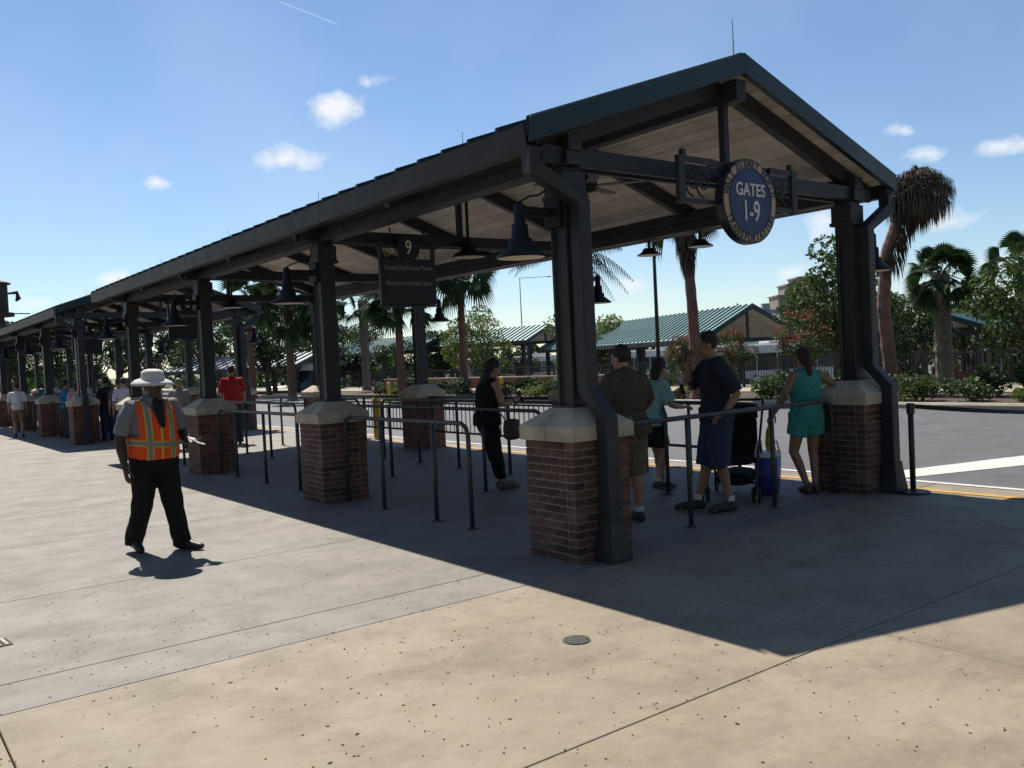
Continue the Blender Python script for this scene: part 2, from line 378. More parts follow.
def shelter(y0, label, detail):
    root = thing('bus_shelter', label, 'bus shelter', (0, y0, 0), group='gabled bus shelters on the platform')
    E0, E1 = -OG, 3*D + .93
    for k in range(4):
        y = k*D
        for side, x in ((0, 0.), (1, W)):
            s = (0, 3) if detail and (k == 0 or (k == 1 and side == 0)) else ()
            pier(root, x, y, s, detail and (k < 2))
            c = MB().box(x-.10, x+.10, y-.10, y+.10, 1.2, 3.24)
            c.build('column', M_slate, root, bevel=.006)
            bp_ = MB().box(x-.14, x+.14, y-.14, y+.14, 1.246, 1.262)
            for i_, j_ in ((-1,-1),(1,-1),(1,1),(-1,1)): bp_.lathe((x+i_*.122, y+j_*.122, 1.262), [(.011,0),(.011,.016),(.004,.018)], 6)
            bp_.build('base_plate', M_slate2, root)
            if detail: MB().tube([(x-.115, y+.05, 1.26), (x-.115, y+.05, 2.74)], .012, 6).build('conduit', M_slate2, root)
            b = MB().box(x-.14, x+.14, y-.14, y+.14, 2.98, 3.02); b.box(x-.125, x+.125, y-.125, y+.125, 3.02, 3.2)
            b.build('column_head', M_slate2, root, bevel=.004)
        MB().box(-.32, W+.32, y-.11, y-.055 if k else y-.105+.05, 3.25, 3.40).build('tie_beam', M_slate, root, bevel=.004)
        MB().box(-.32, W+.32, y+.055, y+.11, 3.25, 3.40).build('tie_beam', M_slate, root, bevel=.004)
        MB().box(W/2-.035, W/2+.035, y-.035, y+.035, 3.26, 4.12).build('king_post', M_slate, root)
        MB().tube([(W/2+.05, y-.12, 4.42), (W/2+.05, y-.12, 4.86)], [.008, .004], 6).build('lightning_rod', M_steel, root)
    for x in (0., W):
        bm = MB().box(x-.10, x+.10, E0+.1, E1-.1, 3.245, 3.36); bm.box(x-.075, x+.075, E0+.1, E1-.1, 3.365, 3.50)
        bm.build('eave_beam', M_slate2, root, bevel=.004)
    MB().box(W/2-.07, W/2+.07, E0+.03, E1-.03, 4.04, 4.24).build('ridge_beam', M_slate2, root, bevel=.004)
    yy = 0.
    while yy < E1:
        for s in (0, 1):
            f = lambda x: (x if s == 0 else W-x)
            z1, z2 = zr(-.40)-.13, zr(W/2-.08)-.13
            MB().beam((f(-.40), yy, z1-.10), (f(W/2-.075), yy, z2-.10), .09, .17).build('rafter', M_slate2, root)
        yy += D/2
    # ceiling planks, running the length of the roof
    n = 15; run = W/2+OV-.06
    for s in (0, 1):
        for i in range(n):
            a = -OV+.04 + run*i/n + .007; b = -OV+.04 + run*(i+1)/n - .007
            f = lambda x: (x if s == 0 else W-x)
            za, zb = zr(a)-.105, zr(b)-.105
            vs = []
            for y in (E0+.02, E1-.02): vs += [(f(a),y,za-.02),(f(b),y,zb-.02),(f(b),y,zb),(f(a),y,za)]
            MB().add(vs, [(0,1,2,3),(7,6,5,4),(0,4,5,1),(1,5,6,2),(2,6,7,3),(3,7,4,0)]).build('ceiling_plank', M_ceil, root)
    # standing seam panels
    nb = 37; pw = (E1-E0)/nb
    for s in (0, 1):
        mb = MB(); f = lambda x: (x if s == 0 else W-x)
        xa, xb = -OV, W/2
        def slab(y0_, y1_, t0, t1, xa=xa):
            vs = []
            for y in (y0_, y1_): vs += [(f(xa),y,zr(xa)+t0),(f(xb),y,zr(xb)+t0),(f(xb),y,zr(xb)+t1),(f(xa),y,zr(xa)+t1)]
            mb.add(vs, [(0,1,2,3),(7,6,5,4),(0,4,5,1),(1,5,6,2),(2,6,7,3),(3,7,4,0)])
        slab(.001, pw-.001, -.10, -.055); slab(-.017, .017, -.054, .022, xa-.01)
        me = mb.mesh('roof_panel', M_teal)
        for i in range(nb): put('roof_panel', me, root, 0, (0, E0+.02+i*(pw-.001), 0))
        # gutter: open box profile along the eave
        gx = -OV-.012; gp = [(gx+.11,3.50),(gx+.11,3.30),(gx,3.30),(gx-.03,3.50),(gx-.018,3.50),(gx+.01,3.312),(gx+.1,3.312),(gx+.1,3.50)]
        MB().prism([(f(a), b) for a, b in gp], E0+.04, E1-.04).build('gutter', M_slate2, root)
        for y in (E0, E1):
            a, b = -OV-.01, W/2
            vs = []
            for yy_ in (y-.03, y+.03): vs += [(f(a),yy_,zr(a)-.185),(f(b),yy_,zr(b)-.185),(f(b),yy_,zr(b)+.012),(f(a),yy_,zr(a)+.012)]
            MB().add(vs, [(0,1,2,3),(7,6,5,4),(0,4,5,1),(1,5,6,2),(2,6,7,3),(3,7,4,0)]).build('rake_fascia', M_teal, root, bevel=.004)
    MB().prism([(W/2-.16, zr(W/2-.16)+.0),(W/2, zr(W/2)+.012),(W/2+.16, zr(W/2+.16)+.0),(W/2+.16, zr(W/2+.16)+.015),(W/2, zr(W/2)+.03),(W/2-.16, zr(W/2-.16)+.015)], E0+.031, E1-.031).build('ridge_cap', M_teal, root)
    for x, s in ((0, -1), (W, 1)):
        dx = x - .015 if s < 0 else x + .05
        mb = MB(); path = [(x+s*.50,-.19,3.33),(x+s*.50,-.19,3.17),(dx,-.19,2.93),(dx,-.19,1.40),(dx,-.40,1.17),(dx,-.40,.30),(dx,-.40,.05)]
        mb.tube(path, .094, 4, lat=(1,-1,0))
        mb.build('downspout', M_slate, root, bevel=.008)
        bo = MB(); zz = [(0,.115),(.03,.115),(.30,.078),(.34,.078)]
        vs = [(dx+i*w_, -.40+j*w_, z) for z, w_ in zz for i, j in ((-1,-1),(1,-1),(1,1),(-1,1))]
        bo.add(vs, [(3,2,1,0),(12,13,14,15)] + [(r*4+q, r*4+(q+1) % 4, (r+1)*4+(q+1) % 4, (r+1)*4+q) for r in range(3) for q in range(4)])
        bo.build('downspout_boot', M_slate2, root)
    return root
Y2 = 19.35
sh1 = shelter(0, 'nearest gabled bus shelter with brick piers and the round gates sign', True)
sh2 = shelter(Y2, 'second gabled bus shelter in line, beyond the nearest one', False)
sh3 = copy_tree(sh2); sh3.location.y = 2*Y2; sh3['label'] = 'farthest gabled bus shelter at the left edge, end of the line'

# ------------------------------------------------------------------ lamps
def lamp_proto():
    t = thing('wall_lamp', 'x', 'lamp')
    # bell hangs at local origin (bottom centre z 2.48), arm runs +x to column
    MB().lathe((0,0,2.48), [(.205,0),(.21,.012),(.14,.07),(.10,.10),(.095,.155),(.07,.165),(.066,.27),(.045,.285),(.043,.42),(.03,.445),(.002,.45)], 20, False).build('shade', M_lamp, t, smooth=True)
    MB().lathe((0,0,2.485), [(.196,0),(.13,.055),(.002,.075)], 20, False).build('reflector', M_lampin, t, smooth=True)
    MB().beam((.03,0,2.865), (.36,0,2.865), .045, .07).build('arm', M_lamp, t, bevel=.006)
    MB().box(.34,.40,-.1,.1,2.74,2.99).build('wall_plate', M_lamp, t, bevel=.006)
    MB().tube([(.0,0,2.93),(.12,0,2.99),(.2,0,3.0),(.35,0,3.08)], .009, 6).build('conduit', M_black, t)
    return t
first = lamp_proto(); nth = ['first', 'second', 'third', 'fourth']; used = False
for b, y0 in ((0, 0.), (1, Y2)):
    for k in range(4):
        for s in (0, 1):
            o = first if not used else copy_tree(first); used = True
            o.location = (-.50 if s == 0 else W+.50, y0+k*D, 0); o.rotation_euler.z = 0 if s == 0 else math.pi
            o['label'] = '%s bell lamp on the %s side of the %s shelter, counted from its front' % (nth[k], 'walkway' if s == 0 else 'road', 'nearest' if b == 0 else 'second')
            o['group'] = 'bell lamps on the shelter columns'
def pendant(y0, label):
    t = thing('pendant_lamp', label, 'lamp', (W/2, y0, 0), group='pendant lamps under the ridge')
    MB().tube([(0,0,4.06),(0,0,3.32)], .022, 8).build('stem', M_lamp, t)
    MB().lathe((0,0,3.1), [(.235,0),(.24,.015),(.19,.06),(.11,.10),(.08,.20),(.03,.24),(.02,.26)], 20, False).build('shade', M_lamp, t, smooth=True)
    MB().lathe((0,0,3.106), [(.225,0),(.17,.045),(.002,.06)], 20, False).build('reflector', M_lampin, t, smooth=True)
pendant(D-.2, 'pendant lamp under the ridge of the nearest shelter beside gate sign nine')
pendant(3*D-.2, 'pendant lamp under the far end of the nearest shelter beside gate sign eight')
pendant(Y2+D-.2, 'pendant lamp under the ridge of the second shelter')
# ceiling fan near the first column
t = thing('ceiling_fan', 'dark ceiling fan under the ridge behind the front tie beam', 'ceiling fan', (W/2, 2.0, 0))
MB().tube([(0,0,4.05),(0,0,3.72)], .02, 8).build('stem', M_lamp, t)
MB().lathe((0,0,3.55), [(.02,0),(.11,.02),(.12,.12),(.06,.17),(.02,.18)], 16).build('motor', M_lamp, t, smooth=True)
for k in range(5):
    a = k*2*math.pi/5 + .35
    MB().box(.12,.66,-.06,.06,3.625,3.635, Matrix.Rotation(a,4,'Z')).build('blade', M_black, t)
for y, lb in ((3.3, 'small flat lamp hanging below the road-side eave, left of two'), (2.35, 'small flat lamp hanging below the road-side eave, right of two')):
    t = thing('eave_lamp', lb, 'lamp', (W+.25, y, 0), group='flat lamps under the road-side eave')
    MB().lathe((0,0,3.06), [(.17,0),(.175,.012),(.11,.05),(.08,.10),(.02,.11)], 16, False).build('shade', M_lamp, t, smooth=True)
    MB().lathe((0,0,3.065), [(.16,0),(.002,.04)], 16, False).build('reflector', M_lampin, t, smooth=True)
    MB().tube([(0,0,3.15),(0,0,3.42)], .02, 6).build('stem', M_lamp, t)

# ------------------------------------------------------------------ signs
def text(s, parent, m, size, loc, rot=(math.pi/2,0,0), sx=1., ext=.004, off=0., ay='CENTER', name='lettering'):
    c = bpy.data.curves.new(name, 'FONT'); c.body = s; c.size = size; c.extrude = ext; c.offset = off; c.align_x = 'CENTER'; c.align_y = ay
    c.materials.append(m)
    tmp = bpy.data.objects.new('tmp', c); COL.objects.link(tmp); bpy.context.view_layer.update()
    me = bpy.data.meshes.new_from_object(tmp.evaluated_get(bpy.context.evaluated_depsgraph_get())); bpy.data.objects.remove(tmp)
    if not me.materials: me.materials.append(m)
    o = put(name, me, parent, 0, loc); o.rotation_euler = rot; o.scale.x = sx
    return o
t = thing('gates_sign', 'round blue sign reading GATES 1-9 under the front gable', 'sign', (1.91, -.385, 3.03))
R = .395
def disc(r, y0, y1, m, nm, n=48): return MB().lathe((0,y0,0), [(r,0),(r,y1-y0)], n, True, (0,1,0)).build(nm, m, t)
disc(R, -.035, .05, M_signdark, 'backing'); disc(R-.018, -.041, -.036, M_tan, 'tan_ring'); disc(.298, -.046, -.042, M_signblue, 'blue_face')
MB().lathe((0,-.044,0), [(.30,0),(.30,-.006),(.308,-.006),(.308,0)], 48, False, (0,1,0)).build('inner_rim', M_signdark, t)
text('GATES', t, M_cream, .165, (0,-.047,.10), sx=.88, off=.002); text('1-9', t, M_cream, .27, (0,-.047,-.10), sx=.72, off=.002)
def arc(s, rad, a0, a1, flip):
    for i, ch in enumerate(s):
        if ch == ' ': continue
        a = a0 + (a1-a0)*i/(len(s)-1); x, z = rad*math.sin(a), rad*math.cos(a)
        text(ch, t, M_signdark, .094, (x,-.042,z), (math.pi/2, (a if not flip else a+math.pi), 0), sx=.8, ext=.003, off=.0035)
arc('WALT DISNEY WORLD', .343, -1.33, 1.33, False)
arc('TRANSPORTATION', .343, math.pi+1.12, math.pi-1.12, True)
fr = MB()
for x0, x1 in ((-.86,-.40),(.40,.78)):
    fr.box(x0, x1, .02, .06, .31, .36); fr.box(x0, x1, .02, .06, -.05, -.01)
    xe = x0 if x0 < 0 else x1
    fr.box(xe-.04, xe+.04, .015, .065, -.06, .36)
fr.box(-.45,.45,.055,.085,.30,.36); fr.box(-.3,-.24,.055,.085,-.2,.3); fr.box(.24,.3,.055,.085,-.2,.3)
fr.build('bracket_frame', M_slate2, t)
for cx in (-.70,-.56,.55,.68):
    sc_ = MB(); pts = [(cx+(.02+.1*k/20)*math.cos(k*.55), .04, .16+(.02+.13*k/20)*math.sin(k*.55)) for k in range(21)]
    sc_.tube(pts, .010, 6); sc_.build('scroll', M_slate2, t)
for x in (-.82, .74): MB().box(x-.025,x+.025,.02,.06,.36,.42).build('hanger', M_slate2, t)
MB().box(-.05,.05,.085,.29,.23,.30).build('mount', M_slate2, t)
def gate_sign(num, rows, loc, label):
    t = thing('gate_board', label, 'sign', loc, group='numbered gate boards hanging from tie beams')
    MB().box(-.42,.42,-.03,.03,-.38,.22).build('board', M_signdark, t, bevel=.006)
    MB().box(-.45,.45,-.04,.04,-.41,-.385).build('bottom_rail', M_slate2, t)
    MB().box(-.47,.47,-.025,.025,.36,.40).build('top_bar', M_slate2, t)
    for x in (-.40,.40):
        MB().box(x-.02,x+.02,-.03,.03,.22,.44).build('side_post', M_slate2, t)
        MB().tube([(x*.62,0,.40),(x*.62,0,.50),(x*.62,-.03,.56),(x*.62,0,.62)], .012, 6).build('hook', M_slate2, t)
    for s in (-1,1):
        pts = [(s*(.29+(.012+.055*k/16)*math.cos(k*.6)), 0, .29+(.012+.05*k/16)*math.sin(k*.6)) for k in range(17)]
        MB().tube(pts, .009, 6).build('scroll', M_tan, t)
    MB().lathe((0,-.05,.36), [(.175,0),(.175,.08)], 32, True, (0,1,0)).build('number_disc', M_signdark, t)
    MB().lathe((0,-.052,.36), [(.15,0),(.15,-.005),(.162,-.005),(.162,0)], 32, False, (0,1,0)).build('disc_rim', M_slate, t)
    text(num, t, M_cream, .26, (0,-.056,.36), sx=.78, name='number')
    for i, r in enumerate(rows):
        z = .10 - i*.20
        MB().box(-.375,.375,-.036,-.031,z-.075,z+.075).build('name_panel', M_signblue if False else mat('sign_panel', (.016,.02,.05), .4), t)
        text(r, t, mat('sign_grey', (.30,.31,.34), .5), .085, (0,-.037,z), sx=.72 if len(r) < 29 else .62, ext=.002)
gate_sign('9', ["Disney's Pop Century Resort", "Disney's Art of Animation Resort"], (1.10, D-.2, 2.83), 'dark gate board numbered 9 hanging beside the second left column')
gate_sign('8', ["Disney's Resort"], (1.10, 3*D-.2, 2.83), 'dark gate board numbered 8 hanging at the far end of the nearest shelter')
gate_sign('7', ["Disney's Resort"], (1.10, Y2+D-.2, 2.83), 'dark gate board hanging in the second shelter')
# ------------------------------------------------------------------ queue rails
def railing(label, pts, posts, rise=1.05, bend=(True, True), r=.024):
    """top rail runs pts[0]->pts[1] with down-turned ends; posts are parameters 0..1"""
    p, q = V((*pts[0],0)), V((*pts[1],0)); d = (q-p).normalized(); up = V((0,0,1))
    t = thing('queue_railing', label, 'railing', p, group='pipe queue rails')
    L = (q-p).length; path = []; k = .12
    a0, b0 = V((0,0,0)), d*L
    if bend[0]: path += [a0+up*.0, a0+up*(rise-k), a0+up*(rise-k*.3)+d*(k*.3), a0+up*rise+d*k]
    else: path += [a0+up*rise]
    n = 10
    path += [a0 + d*(L*i/n) + up*(rise) for i in range(1, n)]
    if bend[1]: path += [b0+up*rise-d*k, b0+up*(rise-k*.3)-d*(k*.3), b0+up*(rise-k), b0]
    else: path += [b0+up*rise]
    MB().tube(path, r, 10).build('top_rail', M_rail, t, smooth=True)
    for s in posts:
        MB().tube([d*s, d*s+up*rise], r, 10).build('post', M_rail, t, smooth=True)
        MB().lathe(d*s, [(.055,0.001),(.055,.012),(.03,.018)], 14).build('base_flange', M_rail, t)
    for e, on in ((0, bend[0]), (L, bend[1])):
        if on: MB().lathe(d*e, [(.055,0.001),(.055,.012),(.03,.018)], 14).build('base_flange', M_rail, t)
railing('walkway-side pipe rail between the front pier and the second pier', ((0,1.63),(0,4.33)), (.66,1.79))
railing('walkway-side pipe rail between the second and third brick piers', ((0,5.05),(0,8.95)), (.73,1.95,3.15))
railing('walkway-side pipe rail between the third and fourth brick piers', ((0,9.75),(0,13.6)), (1.2,2.5))
railing('front pipe rail running between the two front brick piers', ((.40,0.03),(3.78,0.03)), (1.02,2.31), rise=1.04)
railing('inner pipe rail the woman in black leans on', ((1.5,2.3),(1.5,8.3)), (1.2,2.38,3.59,4.8))
railing('inner pipe rail farther back, in line with the one the woman in black leans on', ((1.5,9.3),(1.5,13.0)), (1.23,2.51))
railing('inner pipe rail the woman in black shorts leans on', ((2.7,1.5),(2.7,8.3)), (1.5,3.07,4.4,5.58))
railing('second inner pipe rail farther back under the far bay', ((2.75,9.3),(2.75,13.0)), (1.2,2.4))
for k, (x, b) in enumerate(((0,'walkway-side'),(1.5,'first inner'),(2.75,'second inner'))):
    for j, yy in enumerate((.5, D+.4, 2*D+.4)):
        railing('%s pipe rail in the %s bay of the second shelter' % (b, nth[j]), ((x,Y2+yy),(x,Y2+yy+3.8)), (1.3,2.6))
def picket_fence(label, y0, y1, x=4.12, single=True):
    t = thing('picket_railing', label, 'railing', (x, y0, 0), group='picket railings along the platform edge')
    L = y1-y0
    MB().tube([(0,0,1.0),(0,L,1.0)], .026, 8).build('top_rail', M_rail, t, smooth=True)
    MB().tube([(0,0,.34),(0,L,.34)], .02, 8).build('bottom_rail', M_rail, t, smooth=True)
    MB().tube([(0,0,.88),(0,L,.88)], .016, 8).build('middle_rail', M_rail, t, smooth=True)
    for s in (0, L/2, L): MB().tube([(0,s,0),(0,s,1.0)], .028, 8).build('post', M_rail, t, smooth=True)
    n = int(L/.13); me = MB().tube([(0,0,.34),(0,0,.88)], .010, 6).mesh('picket', M_rail)
    for i in range(1, n): put('picket', me, t, 0, (0, L*i/n, 0))
picket_fence('picket railing at the road edge beside the second bay of the nearest shelter', D+.4, 2*D-.4)
picket_fence('picket railing at the road edge beside the third bay of the nearest shelter', 2*D+.4, 3*D-.4)
t = thing('edge_railing', 'short two-bar rail at the road edge behind the woman in black shorts', 'railing', (3.95,1.45,0))
MB().tube([(0,0,0),(0,0,.98),(0,2.4,.98),(0,2.4,0)], .026, 8).build('top_rail', M_rail, t)
MB().tube([(0,0,.40),(0,2.4,.40)], .02, 8).build('bottom_rail', M_rail, t)
for s in (.8, 1.6): MB().tube([(0,s,0),(0,s,.98)], .022, 8).build('post', M_rail, t)
# belt barrier
def stanchion(label, loc):
    t = thing('belt_stanchion', label, 'stanchion', loc, group='black belt stanchions by the road')
    MB().lathe((0,0,0), [(.17,.001),(.175,.012),(.165,.022),(.05,.04),(.03,.05)], 28).build('base', M_black, t, smooth=False)
    MB().tube([(0,0,.03),(0,0,.90)], .03, 12).build('post', M_black, t, smooth=True)
    MB().lathe((0,0,.86), [(.034,0),(.042,.005),(.042,.11),(.036,.12)], 16).build('cassette', M_black, t)
    return t
stanchion('black belt stanchion standing beside the right front brick pier', (4.30,-.60,0))
stanchion('black belt stanchion at the far end of the belt', (4.55,-3.55,0))
bl = MB(); n = 14
for i in range(n+1):
    s = i/n; x = 4.31+.23*s; y = -.645-2.86*s; z = .945-.11*4*s*(1-s)*.5; tw = .9*math.sin(s*math.pi)
    bl.v += [(x-.025*math.sin(tw), y, z-.024*math.cos(tw)), (x+.025*math.sin(tw), y, z+.024*math.cos(tw))]
bl.f = [(2*i, 2*i+2, 2*i+3, 2*i+1) for i in range(n)]; bl.m = [0]*n
o = bl.build('barrier_belt', M_black); o.modifiers.new('t', 'SOLIDIFY').thickness = .002
tag(o, 'black twisted retractable belt stretched from the stanchion to the right', 'belt')
# PART2 ------------------------------------------------------------------ people
def remesh(mb, vox, it=4):
    me = mb.mesh('tmp', M_white); o = bpy.data.objects.new('tmp', me); COL.objects.link(o)
    r = o.modifiers.new('r', 'REMESH'); r.mode = 'VOXEL'; r.voxel_size = vox
    if it: s = o.modifiers.new('s', 'SMOOTH'); s.factor = .5; s.iterations = it
    bpy.context.view_layer.update()
    e = bpy.data.meshes.new_from_object(o.evaluated_get(bpy.context.evaluated_depsgraph_get()))
    out = MB(); out.add([tuple(v.co) for v in e.vertices], [tuple(p.vertices) for p in e.polygons])
    bpy.data.objects.remove(o); bpy.data.meshes.remove(me); bpy.data.meshes.remove(e); return out
from mathutils import noise as mnoise
def folds(me, amp, fr=(11,11,5)):
    off = V((random.uniform(0,50), random.uniform(0,50), 0)); ns = [v.normal.copy() for v in me.vertices]
    for v, n in zip(me.vertices, ns):
        p = V((v.co.x*fr[0], v.co.y*fr[1], v.co.z*fr[2]+v.co.x*3)) + off
        v.co += n*amp*(abs(mnoise.noise(p))*2.2-.45 + .35*mnoise.noise(p*2.7))
    me.update()
def cut(mb, keep):
    ok = [keep(V(v)) for v in mb.v]; out = MB(); idx = {}
    for f in mb.f:
        if all(ok[i] for i in f):
            for i in f:
                if i not in idx: idx[i] = len(out.v); out.v.append(mb.v[i])
            out.f.append(tuple(idx[i] for i in f)); out.m.append(0)
    return out
BASE = dict(head=(0,-.02,1.615), neck=(0,.015,1.455), chest=(0,.02,1.30), waist=(0,.01,1.10), pelvis=(0,.02,.94))
for s, n in ((1,'l'),(-1,'r')):
    BASE.update({'sh'+n:(.185*s,.02,1.405), 'el'+n:(.245*s,.05,1.12), 'wr'+n:(.26*s,-.03,.88), 'hip'+n:(.088*s,.02,.92), 'kn'+n:(.10*s,-.01,.50), 'an'+n:(.105*s,.03,.085), 'toe'+n:(.13*s,-.16,.03)})
FAB = {}
def fabric(name, c, var=.12, scale=14): return mat('fabric_'+name, c, .9, var=var, scale=scale, bump=.25, spec=.2)
SKIN_D = mat('skin_deep', (.045,.024,.016), .55, var=.1, scale=9); SKIN_L = mat('skin_light', (.36,.20,.14), .55, var=.08, scale=9); SKIN_M = mat('skin_medium', (.27,.15,.10), .55, var=.08, scale=9)
HAIR_D = mat('hair_dark', (.02,.014,.011), .6, var=.3, scale=40, bump=.5); HAIR_B = mat('hair_brown', (.045,.024,.014), .6, var=.3, scale=40, bump=.5); HAIR_G = mat('hair_grey', (.2,.19,.18), .6, var=.2, scale=40)
def person(label, loc, facing, H, skin, J={}, look=(0,0), bulk=1., top=None, bottom=None, shoes=None, socks=None, hair=('short', None), hands={}, fine=True, group=None, extra=None):
    P = {k: V(v) for k, v in BASE.items()}; P.update({k: V(v) for k, v in J.items()})
    root = thing('person', label, 'person', loc, math.atan2(facing[0], -facing[1]), group); k = H/1.76; root.scale = (k, k, k)
    vx = .011 if fine else .02
    lat = (P['shl']-P['shr']).normalized(); hl = (P['hipl']-P['hipr']).normalized()
    tp = [P['pelvis']+V((0,0,-.06)), P['pelvis'], P['pelvis'].lerp(P['waist'],.5), P['waist'], P['waist'].lerp(P['chest'],.5), P['chest'], P['chest'].lerp(P['neck'],.55), P['chest'].lerp(P['neck'],.85)]
    tr = [(.15,.105),(.162,.118),(.153,.11),(.142,.10),(.152,.108),(.165,.115),(.145,.095),(.085,.07)]
    def tors(m, e, a=0, b=8, fl=1.):
        m.tube(tp[a:b], [(x*bulk*fl+e, y*bulk*bulk*fl+e) for x, y in tr[a:b]], 18, lat=lat, dome=True)
    body = MB(); tors(body, 0)
    HM = Euler((look[1], 0, look[0])).to_matrix(); hc = P['head']; h = lambda x, y, z: hc + HM @ V((x,y,z))
    body.tube([P['neck']+V((0,0,-.05)), P['neck'], h(0,.02,-.06)], [.062,.056,.056], 12, dome=True)
    body.ball(h(0,.012,.03), (.077,.096,.098), 16, 12, HM); body.ball(h(0,-.018,-.045), (.058,.068,.07), 14, 10, HM); body.ball(h(0,-.035,-.085), (.036,.045,.03), 12, 8, HM)
    body.tube([h(0,-.082,.02), h(0,-.105,-.022)], [.009,.015], 8, dome=True)
    for s in (1,-1): body.ball(h(.078*s,.012,-.005), (.012,.024,.033), 8, 8, HM); body.ball(h(.03*s,-.07,.035), (.026,.016,.010), 8, 6, HM)
    for n, s in (('l',1),('r',-1)):
        a, b, c = P['sh'+n], P['el'+n], P['wr'+n]
        body.tube([P['chest'].lerp(P['neck'],.5)+lat*s*.06, a, a.lerp(b,.4), b, b.lerp(c,.3), c], [.06*bulk,.056*bulk,.048*bulk,.041*bulk,.041*bulk,.027], 12, dome=True)
        hp, kn, an, to = P['hip'+n], P['kn'+n], P['an'+n], P['toe'+n]
        body.tube([hp+V((0,0,.03)), hp.lerp(kn,.3), kn, kn.lerp(an,.3)+V((0,.012,0)), an.lerp(kn,.2), an, an+V((0,.01,-.04))], [.088*bulk,.078*bulk,.056*bulk**.5,.055,.04,.035,.036], 14, dome=True)
        body.tube([an+(an-to).normalized()*.04+V((0,0,-.045)), an.lerp(to,.45)+V((0,0,-.02)), to], [(.034,.034),(.038,.032),(.042,.02)], 12, lat=(1,0,0), dome=True)
    hd = {}
    for n, s in (('l',1),('r',-1)):
        q = hands.get(n, {}); w = P['wr'+n]; dr = V(q.get('dir', (w-P['el'+n]))).normalized(); nr = V(q.get('pal', (-s,0,0))); nr = (nr-dr*nr.dot(dr)).normalized()
        sd = dr.cross(nr); 
        body.tube([w, w+dr*.04, w+dr*.09], [(.026,.022),(.04,.018),(.041,.014)], 12, lat=sd, dome=True); hd[n] = (w, dr, nr, sd, q.get('curl', .5), s)
    body = remesh(body, vx, 3)
    for n, (w, dr, nr, sd, cu, s) in hd.items():
        th = s if q is None else 1
        # thumb points towards the front of the body
        side = sd if (sd.dot(V((0,-1,0)))+.3*sd.dot(V((0,0,1)))) > 0 else -sd
        for i, (o, L) in enumerate(((-.030,.062),(-.010,.072),(.011,.076),(.031,.068))):
            b = w + dr*.085 + side*o; pts = [b]; d = dr.copy()
            for j, f in enumerate((.45,.33,.25)):
                an = cu*(.5+.35*j); d2 = (d*math.cos(an) + nr*math.sin(an)).normalized(); pts.append(pts[-1]+d2*L*f*1.05); d = d2; 
                if j == 0: nr2 = nr
            body.tube(pts, [.0095,.009,.0082,.007], 8, dome=True)
        b = w + dr*.03 + side*.03; body.tube([b, b+side*.022+dr*.025+nr*.006, b+side*.03+dr*.052+nr*.02*(1+cu), b+side*.022+dr*.075+nr*.03*(1+cu)], [.012,.012,.010,.008], 8, dome=True)
    body.build('body', skin, root, smooth=True)
    if fine:
        for s in (1,-1): MB().ball(h(.031*s,-.079,.014), (.013,.009,.008), 10, 8, HM).build('eye', mat('eye', (.35,.33,.3), .3), root, smooth=True)
        MB().ball(h(0,-.094,-.055), (.024,.008,.007), 10, 6, HM).build('mouth', mat('lips', (.12,.05,.045), .5), root, smooth=True)
    # ---- clothes
    if top:
        m, sl, e = top['mat'], top.get('sleeve', .5), top.get('loose', .016)
        g = MB(); a0 = top.get('from', 1); tors(g, e, a0, 8 if sl > 0 else 7, top.get('flare', 1.))
        if top.get('hem'): g.tube([tp[1]+V((0,0,top['hem'])), tp[1], tp[2]], [(tr[1][0]*bulk+e+.012, tr[1][1]*bulk*bulk+e+.012)]*3, 18, lat=hl, dome=False)
        for n, s in (('l',1),('r',-1)):
            a, b, c = P['sh'+n], P['el'+n], P['wr'+n]; st = P['chest'].lerp(P['neck'],.5)+lat*s*.05
            if sl <= 0: g.tube([st, P['chest'].lerp(P['neck'],.92)+lat*s*.085], [.05,.036], 10, dome=True); continue
            pts = [st, a]; rs = [.066*bulk+e*.5, .06*bulk+e*.8]
            for t_ in (.35,.7,1.):
                q_ = min(t_*sl*2, 2.); pt = a.lerp(b, q_) if q_ <= 1 else b.lerp(c, q_-1); pts.append(pt); rs.append((.056-.016*min(1,q_))*bulk+e*1.1)
            g.tube(pts, rs, 14)
        g = remesh(g, vx, 3)
        if top.get('keep'): g = cut(g, top['keep'])
        o = g.build(top.get('name', 'shirt'), m, root, smooth=True)
    if bottom:
        m, ln, e = bottom['mat'], bottom['len'], bottom.get('loose', .02)
        g = MB(); tors(g, e*.7, 0, bottom.get('to', 3))
        for n in 'lr':
            hp, kn, an = P['hip'+n], P['kn'+n], P['an'+n]; pts = [hp+V((0,0,.04))]; rs = [.09*bulk+e]
            for t_ in (.2,.45,.7,.9,1.):
                q_ = t_*ln*2; pt = hp.lerp(kn, q_) if q_ <= 1 else kn.lerp(an, q_-1)
                base = (.088+(.058-.088)*min(1,q_))*bulk**.7 if q_ <= 1 else .056-.012*(q_-1)
                pts.append(pt); rs.append(base+e*(1+.35*t_))
            if ln >= .95: pts.append(an+V((0,.0,-.05))); rs.append(rs[-1]*1.03)
            g.tube(pts, rs, 16)
        remesh(g, vx, 3).build(bottom.get('name', 'shorts'), m, root, smooth=True)
